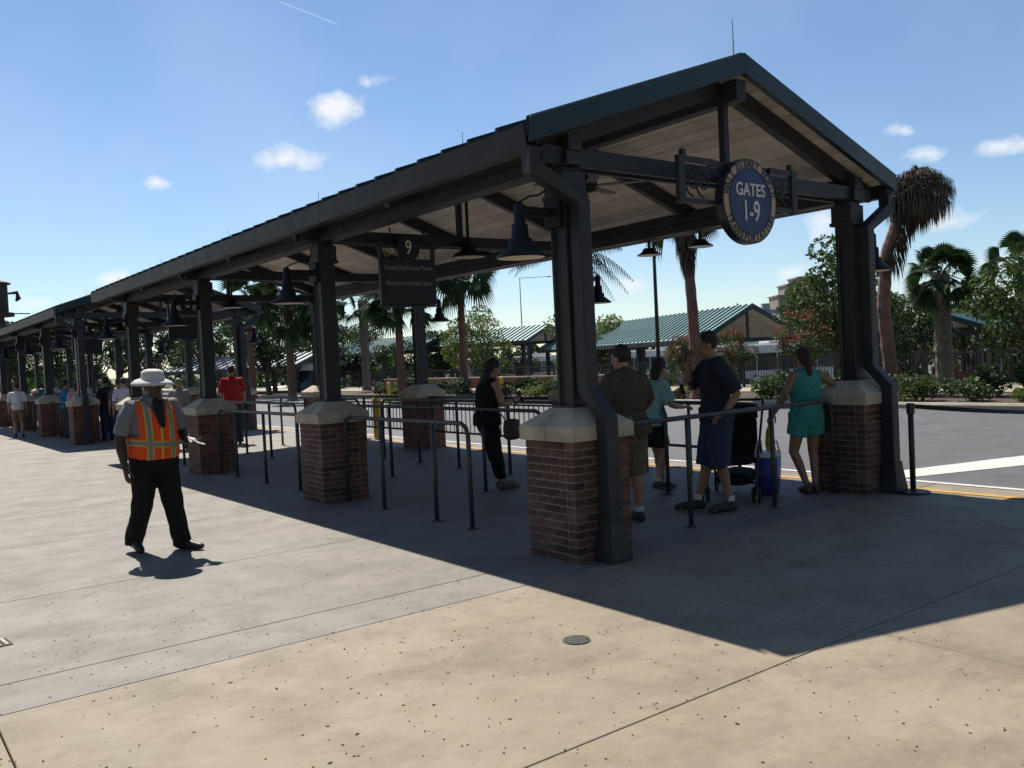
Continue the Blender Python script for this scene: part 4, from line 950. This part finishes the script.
# shrubs in the planting bed
def shrub_mesh(mk, h, r, n, leaf):
    mb = MB(); c = [V((rnd.uniform(-.6,.6)*r, rnd.uniform(-.6,.6)*r, h*rnd.uniform(.35,.75))) for _ in range(7)]
    for k in range(n):
        q_ = rnd.choice(c); v = rv(); p = q_ + V((v.x*r*.55, v.y*r*.55, v.z*h*.42)); p.z = max(.03, p.z); leafquad(mb, p, leaf*rnd.uniform(.6,1.3), asp=2.2)
    for q_ in c: mb.tube([(q_.x*.3,q_.y*.3,0),(q_.x,q_.y,q_.z)], [.015,.006], 5)
    return mb.mesh('foliage', leafmat(mk), fix=False)
SH = [shrub_mesh('mid', .95, .62, 620, .085), shrub_mesh('dark', .85, .6, 620, .08), shrub_mesh('lime', .6, .55, 460, .08), shrub_mesh('grey', .8, .6, 560, .08)]
ns = 0
for y in [3.2+1.02*i for i in range(34)]:
    for row in (0, 1):
        if row == 1 and rnd.random() < .35: continue
        if row == 0 and rnd.random() < .2: continue
        kd = rnd.choice((0,0,1,1,3)) if row else rnd.choice((0,1,2,2,3)); x = 17.75 + row*1.5 + rnd.uniform(-.25,.25)
        o = put('shrub', SH[kd], None, 0, (x, y+rnd.uniform(-.3,.3), .03), rnd.uniform(0,6.28)); s = rnd.uniform(.75,1.15); o.scale = (s,s,s*rnd.uniform(.6,.95))
        ns += 1
        tag(o, '%s in the %s of the planting bed across the road' % (['mid-green leafy shrub','dark green leafy shrub','low yellow-green shrub','grey-green shrub'][kd], ['front row','back row'][row]), 'shrub', 'shrubs in the planting bed across the road')
# shrubs on the bank behind the fence
for y in [2+2.1*i for i in range(18)]:
    o = put('shrub', SH[rnd.choice((0,1,1))], None, 0, (25.6+rnd.uniform(-.4,.6), y+rnd.uniform(-.6,.6), -.02), rnd.uniform(0,6)); s = rnd.uniform(.8,1.2); o.scale = (s,s,s*.75)
    tag(o, 'larger leafy shrub behind the dark fence across the road', 'shrub', 'shrubs behind the far fence')

# palms
def trunk_path(path, r0_, r1_, m, parent, rough=0., n=11):
    mb = MB(); P_ = [V(p) for p in path]; pts = []
    seg = 9
    for a, b in zip(P_, P_[1:]): pts += [a.lerp(b, i/seg) for i in range(seg)]
    pts.append(P_[-1]); rs = [(r0_+(r1_-r0_)*i/(len(pts)-1))*(1+(.10 if i % 2 else -.03)*(.4+rough)) for i in range(len(pts))]; rs[0] *= 1.35
    mb.tube(pts, rs, n); return mb.build('trunk', m, parent, smooth=False)
def fan_leaf(mb, base, d, L, droop, seg=16, spread=2.3):
    d = d.normalized(); side = d.cross(V((0,0,1)))
    if side.length < .1: side = V((1,0,0))
    side.normalize(); up = side.cross(d); ro = rnd.uniform(-1.25,1.25); side, up = side*math.cos(ro)+up*math.sin(ro), up*math.cos(ro)-side*math.sin(ro)
    tip = base + d*L*.55 + V((0,0,-droop*.12*L)); mb.tube([base, base.lerp(tip,.5)+up*.03, tip], [.018,.013,.009], 4)
    for i in range(seg):
        a = (i/(seg-1)-.5)*spread; dv = (d*math.cos(a) + side*math.sin(a) + up*.12*math.cos(a*2)).normalized(); l = L*(.62 - .16*abs(a)/spread)
        w = side*math.cos(a) - d*math.sin(a); p1 = tip + dv*l*.55; p2 = tip + dv*l + V((0,0,-l*(.12+.4*droop)))
        mb.add([tip, p1-w*.030*L, p2, p1+w*.030*L], [(0,1,2,3)])
def feather_leaf(mb, base, d, L, droop, n=26):
    d = d.normalized(); pts = [base + d*(L*i/n) + V((0,0,-droop*L*(i/n)**2.2)) for i in range(n+1)]
    mb.tube(pts[::2], [.018-.015*i/(n//2) for i in range(len(pts[::2]))], 4)
    side = d.cross(V((0,0,1))).normalized()
    for i in range(3, n):
        l = .62*L*math.sin(math.pi*(i/n)**.8)*.42+.06
        for s in (1,-1):
            tdir = (pts[i+1]-pts[i]).normalized(); v = (side*s*.75 + tdir*.55 + V((0,0,-.55-.4*rnd.random()))).normalized()
            b = pts[i]; mid = b + v*l*.5; e = b + v*l + V((0,0,-l*.35)); w = tdir*.018; mb.add([b-w, mid-w*1.2, e, mid+w*1.2, b+w], [(0,1,2,3,4)])
def palm(label, base, path, r0_, r1_, crown, m=M_barkr, n=22, L=1.3, skirt=0, skl=.9, booted=False, kind='fan', cr=.5):
    t = thing('palm_tree', label, 'palm tree', base); P_ = [V(p) for p in path]; trunk_path(P_, r0_, r1_, m, t, .6 if booted else .15)
    top = P_[-1]; mb = MB()
    for i in range(n):
        az = i*2.399+rnd.uniform(-.2,.2); el = math.radians(rnd.uniform(*crown)); d = V((math.cos(az)*math.cos(el), math.sin(az)*math.cos(el), math.sin(el)))
        if kind == 'fan': fan_leaf(mb, top+d*.08, d, L*rnd.uniform(.85,1.12), .35+.6*max(0,-d.z+.3))
        else: feather_leaf(mb, top+d*.06, d, L*rnd.uniform(.85,1.1), .55+.3*rnd.random())
    mb.build('crown', M_frond, t, fix=False)
    if skirt:
        sk = MB(); ax = (P_[-1]-P_[-2]).normalized()
        for i in range(skirt):
            a = rnd.uniform(0,6.28); k = rnd.random()**1.3; b = top - ax*k*skl*1.1 + V((math.cos(a),math.sin(a),0))*rnd.uniform(.05,.32)*cr*(1.3-k)
            l = rnd.uniform(.25,.7)*skl; e = b + V((math.cos(a)*.22*cr, math.sin(a)*.22*cr, -l)) + rv(.06); w = V((-math.sin(a),math.cos(a),0))*rnd.uniform(.012,.03)
            md = b.lerp(e,.5)+V((math.cos(a),math.sin(a),.25))*.07; sk.add([b-w, md-w*1.3, e, md+w*1.3, b+w], [(0,1,2,3,4)])
        sk.build('dead_skirt', M_thatch, t, fix=False)
    if booted:
        bt = MB(); L_ = P_[-1].z
        for i in range(110):
            z = L_*(.28+.7*i/110); a = i*2.399; r = r1_*1.05; p = V((P_[-1].x*z/L_, P_[-1].y*z/L_, z)); d = V((math.cos(a),math.sin(a),0)); w = V((-d.y,d.x,0))*.05
            bt.add([p+d*r*.8-w, p+d*r*.8+w, p+d*(r+.10)+V((0,0,.17))+w*.4, p+d*(r+.10)+V((0,0,.17))-w*.4], [(0,1,2,3)])
        bt.build('leaf_bases', M_barkg, t, fix=False)['kind'] = 'stuff'
    return t
B = at(893, 25.5); B.z = .0
# bent palm with a heavy dead crown, leaning right towards the top
px = lambda k: r0*k
palm('bent palm with drooping dead brown crown right of the shelter', B, [V((0,0,0)), px(-.22)+V((0,0,2.6)), px(-.06)+V((0,0,4.2)), px(.45)+V((0,0,5.5)), px(.95)+V((0,0,6.1))], .20, .13, (-20,70), n=9, L=.55, skirt=0)
dead = bpy.data.objects['palm_tree']; sk = MB(); cc = px(.86)+V((0,0,5.85))
for i in range(3400):
    v = rv(); v = v*(v.length**-.5); p = cc + V((v.x*.82, v.y*.82, v.z*.66+.05)); l = rnd.uniform(.2,.6)*(1.25 if v.z < -.2 else .7)
    o_ = V((v.x,v.y,0)); e = p + o_*.22 + V((0,0,-l)) + rv(.05); w = V((-v.y,v.x,0)); w = (w.normalized() if w.length > .01 else V((1,0,0)))*rnd.uniform(.009,.022); md = p.lerp(e,.45)+o_*.12+V((0,0,.08))
    sk.add([p-w, md-w, e, md+w, p+w], [(0,1,2,3,4)])
for i in range(420):
    k = rnd.random(); p = (px(-.02)+V((0,0,3.9))).lerp(px(.6)+V((0,0,5.7)), k); a = rnd.uniform(0,6.28); d = V((math.cos(a),math.sin(a),0)); l = rnd.uniform(.3,.8); p = p + d*rnd.uniform(.1,.26); e = p+d*.1+V((0,0,-l)); w = V((-d.y,d.x,0))*rnd.uniform(.01,.02)
    sk.add([p-w, p.lerp(e,.5)+d*.04, e, p+w], [(0,1,2,3)])
sk.build('dead_skirt', M_thatch, dead, fix=False)
def pp(label, u, D, h, **k):
    b = at(u, D); b.z = gz(b); H_ = h - b.z; kw = dict(r0_=.2, r1_=.15, crown=(-25,80)); kw.update(k); lean = kw.pop('lean', 0.)
    return palm(label, b, [V((0,0,0)), r0*lean*.3+V((0,0,H_*.5)), r0*lean+V((0,0,H_))], kw.pop('r0_'), kw.pop('r1_'), kw.pop('crown'), **kw)
pp('stout cabbage palm with a fan-leaf crown on the right', 944, 36, 4.25, r0_=.36, r1_=.31, m=M_barkg, n=60, L=1.35, booted=True, crown=(-48,76))
pp('tall palm with shaggy hanging skirt behind the man in navy', 697, 29, 5.9, r0_=.19, r1_=.16, skirt=700, skl=1.15, cr=.75, lean=-.2, n=24, L=1.2)
pp('slender palm left of the front column with fan crown under the eave', 464, 44, 6.3, r0_=.2, r1_=.16, n=46, L=1.9, skirt=600, skl=1.2, cr=.8, crown=(-60,75))
pp('palm behind the gate nine board', 401, 42, 4.7, r0_=.21, r1_=.16, n=42, L=1.75, skirt=500, skl=1.0, crown=(-50,75))
pp('palm with a pale grey trunk seen left of the gate nine board', 366, 56, 5.8, r0_=.26, r1_=.28, m=M_barkg, n=42, L=1.9, booted=True, crown=(-40,80))
pp('palm standing before the white coach', 291, 46, 5.1, r0_=.22, r1_=.17, n=46, L=2.0, skirt=500, skl=1.0, crown=(-55,75))
pp('palm with feathery drooping fronds behind the front column', 571, 33, 5.6, r0_=.17, r1_=.12, m=M_barkg, n=22, L=2.3, kind='feather', crown=(-10,70))
pp('palm whose fan crown tops the trees at the right edge', 1022, 42, 5.0, r0_=.25, r1_=.2, n=26, L=1.5, crown=(-30,80))
pp('palm left of the third column seen under the far eave', 252, 52, 5.8, r0_=.2, r1_=.16, n=28, L=1.9, crown=(-50,75), skirt=300)

# ------------------------------------------------------------------ far shelters with teal standing-seam roofs
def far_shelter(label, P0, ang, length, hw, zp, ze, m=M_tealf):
    t = thing('far_shelter', label, 'bus shelter', (P0.x, P0.y, LOW), -ang, 'far bus shelters across the road'); zp -= LOW; ze -= LOW   # ridge runs local +y
    n = max(6, int(length/.62)); pw = length/n; sl = (zp-ze)/hw
    for s in (-1,1):
        mb = MB()
        def sb(y0,y1,t0,t1):
            vs = []
            for y in (y0,y1): vs += [(0,y,zp+t0),(s*hw,y,ze+t0),(s*hw,y,ze+t1),(0,y,zp+t1)]
            mb.add(vs, [(0,1,2,3),(7,6,5,4),(0,4,5,1),(1,5,6,2),(2,6,7,3),(3,7,4,0)])
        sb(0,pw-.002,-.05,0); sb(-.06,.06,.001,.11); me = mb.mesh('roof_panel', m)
        for i in range(n): put('roof_panel', me, t, 0, (0,.06+i*pw,0))
        cl = MB(); vs = []
        for y in (.05,length-.05): vs += [(0,y,zp-.16),(s*(hw-.05),y,ze-.16),(s*(hw-.05),y,ze-.10),(0,y,zp-.10)]
        cl.add(vs, [(0,1,2,3),(7,6,5,4),(0,4,5,1),(1,5,6,2),(2,6,7,3),(3,7,4,0)]); cl.build('ceiling', M_ceil, t)
        MB().box(s*hw-.06,s*hw+.06,0,length,ze-.3,ze-.055).build('gutter', M_slate, t)
        for y in (0, length):
            rf = MB(); vs = []
            for yy in (y-.05,y+.05): vs += [(0,yy,zp-.2),(s*hw*1.02,yy,ze-.22),(s*hw*1.02,yy,ze+.06),(0,yy,zp+.06)]
            rf.add(vs, [(0,1,2,3),(7,6,5,4),(0,4,5,1),(1,5,6,2),(2,6,7,3),(3,7,4,0)]); rf.build('rake_fascia', M_teal, t)
        k = max(2, int(length/5)); 
        for i in range(k+1):
            y = .6+(length-1.2)*i/k; MB().box(s*(hw-.7)-.14,s*(hw-.7)+.14,y-.14,y+.14,1.1,ze-.2).build('column', M_slate, t)
            MB().box(s*(hw-.7)-.35,s*(hw-.7)+.35,y-.35,y+.35,0,1.1).build('brick_pier', M_brickm, t)
    k = max(2, int(length/5))
    for i in range(k+1):
        y = .6+(length-1.2)*i/k; MB().box(-hw+.6,hw-.6,y-.08,y+.08,ze-.3,ze-.1).build('tie_beam', M_slate, t); MB().box(-.06,.06,y-.06,y+.06,ze-.1,zp-.2).build('king_post', M_slate, t)
    return t
far_shelter('far shelter with teal roof whose gable end faces the camera', at(755, 48), math.radians(21.6), 30, 3.0, 3.92, 2.25)
far_shelter('far shelter with teal roof seen left of the front column', at(552, 74), math.radians(-4), 26, 2.6, 4.3, 3.1)
far_shelter('far shelter with grey-teal roof behind the gate nine board', at(440, 82), math.radians(-8), 22, 2.8, 3.9, 2.9)
far_shelter('far shelter with grey roof behind the white coach', at(322, 62), math.radians(-28), 12, 2.8, 2.75, 1.9, M_tealg)
far_shelter('far shelter with teal roof hidden by trees on the right, upper one', at(968, 58), math.radians(75), 16, 2.6, 4.1, 2.9)
far_shelter('far shelter with teal roof hidden by trees on the right, lower one', at(948, 44), math.radians(80), 8, 2.0, 2.75, 2.0)
far_shelter('far shelter with teal roof low behind the gable-end one', at(845, 70), math.radians(24), 22, 2.8, 2.9, 1.75)

# ------------------------------------------------------------------ fence across the road
def iron_fence(label, x, y0, y1, z0=.06, h=1.15):
    t = thing('iron_fence', label, 'fence', (x, y0, z0)); L = y1-y0; n = int(L/2.4)
    for z in (.12, h-.08): MB().box(-.018,.018,0,L,z-.018,z+.018).build('rail', M_black, t)
    me = MB().box(-.035,.035,-.035,.035,-.1,h+.06).mesh('post', M_black)
    for i in range(n+1): put('post', me, t, 0, (0,L*i/n,0))
    pk = MB(); k = int(L/.13)
    for i in range(k): pk.box(-.009,.009,L*i/k-.009,L*i/k+.009,.05,h)
    pk.build('pickets', M_black, t)['kind'] = 'stuff'
iron_fence('dark iron picket fence along the footpath across the road', 24.2, -2, 58)
wl = thing('low_wall', 'low brown brick wall behind the planting bed', 'wall', (23.6, 22, .06)); MB().box(0,.3,0,24,0,.55).build('wall_face', M_brickm, wl); MB().box(-.04,.34,-.02,24.02,.552,.62).build('coping', M_kerb, wl)
# bollards
def bollard(label, loc, h, r):
    t = thing('bollard', label, 'bollard', loc, group='yellow bollards'); MB().lathe((0,0,0), [(r,0),(r,h-r*.6),(r*.8,h-r*.2),(r*.3,h)], 16).build('post', M_yelp, t, smooth=False)
    MB().lathe((0,0,.0), [(r*1.25,0.001),(r*1.25,.06)], 16).build('collar', M_kerb, t)
p = at(375, 19.8); bollard('stout yellow bollard seen beyond the second brick pier', (p.x,p.y,-.1), 1.07, .10)
for i, (u, lb) in enumerate(((388,'thin yellow bollard right of the stout one'),(487,'left one of two thin yellow bollards behind the woman in black'),(501,'right one of two thin yellow bollards behind the woman in black'))):
    p = at(u, 37.5); bollard(lb, (p.x,p.y,.06 if p.x > 21 else -.1), 1.0, .075)
# poles
def pole(label, u, D, h, arm=0, r=.07, v=None):
    p = at(u, D); t = thing('light_pole', label, 'light pole', (p.x,p.y,gz(p))); h -= gz(p)
    MB().tube([(0,0,0),(0,0,h)], [r,r*.6], 10).build('shaft', M_black, t, smooth=True); MB().lathe((0,0,0), [(r*2.2,0),(r*2.2,.25),(r*1.2,.4)], 12).build('base', M_black, t)
    if arm: MB().beam(V((0,0,h-.05)), r0*arm+V((0,0,h-.02)), .06, .06).build('arm', M_black, t); MB().box(-.3,.3,-.14,.14,h-.1,h, Matrix.Translation(r0*arm) @ Matrix.Rotation(-YAW,4,'Z')).build('luminaire', M_black, t)
    else: MB().lathe((0,0,h), [(r*.8,0),(r*1.6,.1),(r*1.9,.35),(r*.5,.5),(.01,.55)], 10).build('lantern', M_black, t)
pole('tall dark lamp pole passing behind the eave right of the front column', 659, 33, 7.6, .0, .085)
pole('dark lamp pole with a lantern head at the right', 996, 44, 5.0, 0, .08)
pole('thin distant pole with a sideways lamp arm', 524, 120, 12.5, 4., .09)
pole('thin distant pole left of the steel gantry', 740, 150, 8.6, 0, .08)
# steel gantry and distant tower
t = thing('steel_gantry', 'grey steel gantry of one post and a long beam above the trees', 'gantry', at(768, 110)); t.rotation_euler.z = -YAW
t.location.z = LOW
MB().box(-.45,.45,-.4,.4,0,8.3).build('post', mat('gantry_grey', (.20,.22,.24), .6), t); MB().box(.4,6.6,-.25,.25,7.0,7.5).build('beam', mat('gantry_grey', (.2,.22,.24), .6), t)
MB().box(6.2,6.6,-.25,.25,0,7.0).build('post', mat('gantry_grey', (.2,.22,.24), .6), t); MB().beam((.4,0,6.0),(1.6,0,7.1),.25,.25).build('brace', mat('gantry_grey', (.2,.22,.24), .6), t)
for k in range(5): MB().box(1.9+k*.95,2.35+k*.95,-.3,.3,5.4+.2*(k%2),6.6).build('sign_box', mat('gantry_dark', (.07,.08,.09), .6), t)
b = thing('tower_building', 'distant tan stepped tower building above the trees', 'building', at(805, 230)); b.rotation_euler.z = -YAW; b.location.z = LOW
MT = mat('tower_tan', (.27,.22,.20), .8, var=.1, scale=.2)
blk = [(-7.5,7.5,0,15.5),(-5,5.5,15.5,18.2),(-2.2,3.2,18.2,19.9)]
for x0, x1, z0, z1 in blk: MB().box(x0,x1,-4,4,z0,z1).build('wall', MT, b); MB().box(x0-.3,x1+.3,-4.3,4.3,z1+.002,z1+.35).build('cornice', MT, b)
wm = MB().box(-.45,.45,-.12,.0,-.6,.6).mesh('window', M_glass)
for x0, x1, z0, z1 in blk:
    z = max(8., z0+1.2)
    while z < z1-.8:
        x = x0+1.2
        while x < x1-.8: put('window', wm, b, 0, (x,-4.0,z)); x += 1.7
        z += 2.2
MB().box(-22,-7.6,-4,4,0,9.5).build('wing', mat('wing_grey', (.22,.24,.26), .7), b)
# water tower
w = at(-6, 72); t = thing('water_tower', 'dark wooden water tower on legs at the left edge', 'water tower', w); MW = mat('dark_timber', (.035,.028,.024), .9, var=.3, scale=3)
MB().lathe((0,0,7.4), [(1.35,0),(1.35,2.35)], 20).build('tank', MW, t); MB().lathe((0,0,9.75), [(1.62,0),(1.6,.08),(.02,.62)], 20).build('roof', mat('tower_roof', (.12,.10,.09), .8), t)
MB().lathe((0,0,7.1), [(1.75,0),(1.75,.28)], 20).build('deck', MW, t)
for a in range(4):
    d = V((math.cos(a*1.571+.6), math.sin(a*1.571+.6), 0)); MB().beam(d*1.5, d*1.15+V((0,0,7.1)), .18,.18).build('leg', MW, t)
    d2 = V((math.cos((a+1)*1.571+.6), math.sin((a+1)*1.571+.6), 0)); MB().beam(d*1.25+V((0,0,4.6)), d2*1.2+V((0,0,6.8)), .08,.08).build('brace', MW, t)
MB().tube([(1.35,0,9.0),(2.0,0,9.1),(2.1,0,8.6),(1.9,0,8.4)], [.08,.16,.2,.1], 8).build('spout', MW, t); MB().box(1.4,2.9,-.06,.06,7.3,7.38).build('walkway', MW, t)

# ------------------------------------------------------------------ vehicles
M_buswhite = mat('bus_white', (.62,.62,.60), .3, var=.06, scale=1, coat=.3); M_busdk = mat('bus_dark', (.05,.055,.065), .4)
def bus(label, loc, ang, L=11.5, Wd=2.5, H=3.2, body=M_buswhite, stripe=True):
    t = thing('bus', label, 'bus', loc, ang, 'buses parked beyond the road'); y0, y1 = -L/2, L/2     # front at -y
    prof = [(y0+.05,.35),(y0,.9),(y0+.08,1.7),(y0+.32,H-.25),(y0+.6,H),(y1-.3,H),(y1,H-.3),(y1,.35)]
    MB().prism(prof, -Wd/2, Wd/2, 'x').build('body', body, t, bevel=.09)
    for s in (-1,1):
        k = 7; a = y0+.75; w = (L-1.4)/k
        for i in range(k): MB().box(s*Wd/2-.02,s*Wd/2+.02,a+i*w+.04,a+(i+1)*w-.04,1.45,H-.62).build('window', M_glass, t)
        if stripe: MB().box(s*Wd/2-.012,s*Wd/2+.012,y0+1.5,y0+3.6,.85,1.18).build('side_stripe', mat('bus_red', (.35,.06,.04), .4), t)
        for y in (y0+2.4, y1-3.0):
            wh = MB().lathe((s*(Wd/2-.14)-.14,y,.5), [(.3,0),(.5,.02),(.5,.26),(.3,.28)], 20, True, (1,0,0)).build('wheel', M_tyre, t); MB().lathe((s*(Wd/2-.14)-.145,y,.5), [(.26,0),(.26,.29)], 14, True, (1,0,0)).build('rim', M_steel, wh)
        MB().box(s*.95-.2,s*.95+.2,y0-.01,y0+.1,.75,.95).build('headlight', M_lampin, t)
        MB().tube([(s*1.1,y0+.3,H-.5),(s*1.45,y0-.15,H-.6),(s*1.45,y0-.15,H-1.1)], [.03,.03,.07], 6).build('mirror', M_black, t)
    ws = MB(); f = lambda z: y0+.08+(z-1.7)/(H-.25-1.7)*.24-.02; ws.add([(-1.1,f(1.35)-.0,1.35),(1.1,f(1.35),1.35),(1.1,f(H-.5),H-.5),(-1.1,f(H-.5),H-.5)], [(0,1,2,3)]); o = ws.build('windscreen', M_glass, t); o.modifiers.new('s','SOLIDIFY').thickness = .03
    MB().box(-.8,.8,y0+3,y0+5.4,H+.002,H+.22).build('roof_unit', body, t, bevel=.05)
    return t
def toward(u, D, z): p = at(u, D); p.z = z; return p
bus('white coach seen beyond the road beside the second column', toward(318, 66, LOW), math.radians(-30), 11, H=3.4)
bus('dark bus with a white roof under the far gable-end shelter', toward(760, 60, LOW), math.radians(62))
bus('dark bus with a white roof behind the red crape myrtle', toward(835, 66, LOW), math.radians(62))
bus('white bus parked far left of the tall palm trunk', toward(655, 78, LOW), math.radians(60))
bus('white bus low behind the fence between far trees on the right', toward(985, 74, LOW), math.radians(70))
bus('pale bus behind the far roof left of the front column', toward(520, 92, LOW), math.radians(60))
def car(label, loc, ang, col):
    t = thing('car', label, 'car', loc, ang, 'cars parked beyond the road'); m = mat('car_'+label.split()[0], col, .3, var=.04, coat=.5)
    MB().prism([(-2.2,.35),(-2.25,.62),(-2.1,.78),(-1.05,.92),(1.75,.95),(2.15,.85),(2.2,.4),(2.1,.3),(-2.1,.3)], -.88, .88, 'x').build('body', m, t, bevel=.08)
    MB().prism([(-1.05,.92),(-.35,1.42),(.95,1.45),(1.75,.95)], -.74, .74, 'x').build('cabin', M_glass, t, bevel=.05); MB().prism([(-.35,1.425),(-.25,1.48),(.85,1.50),(.95,1.455)], -.72,.72,'x').build('roof', m, t)
    for s in (-1,1):
        for y in (-1.4,1.35): MB().lathe((s*.80-.1,y,.32), [(.2,0),(.32,.02),(.32,.19),(.2,.2)], 18, True, (1,0,0)).build('wheel', M_tyre, t)
        MB().box(s*.62-.16,s*.62+.16,-2.26,-2.15,.6,.74).build('headlight', M_lampin, t)
car('white car parked at the left beyond the planting', toward(247, 84, LOW), math.radians(-40), (.6,.6,.6)); car('silver car parked beside the white coach', toward(279, 82, LOW), math.radians(-45), (.3,.32,.36))
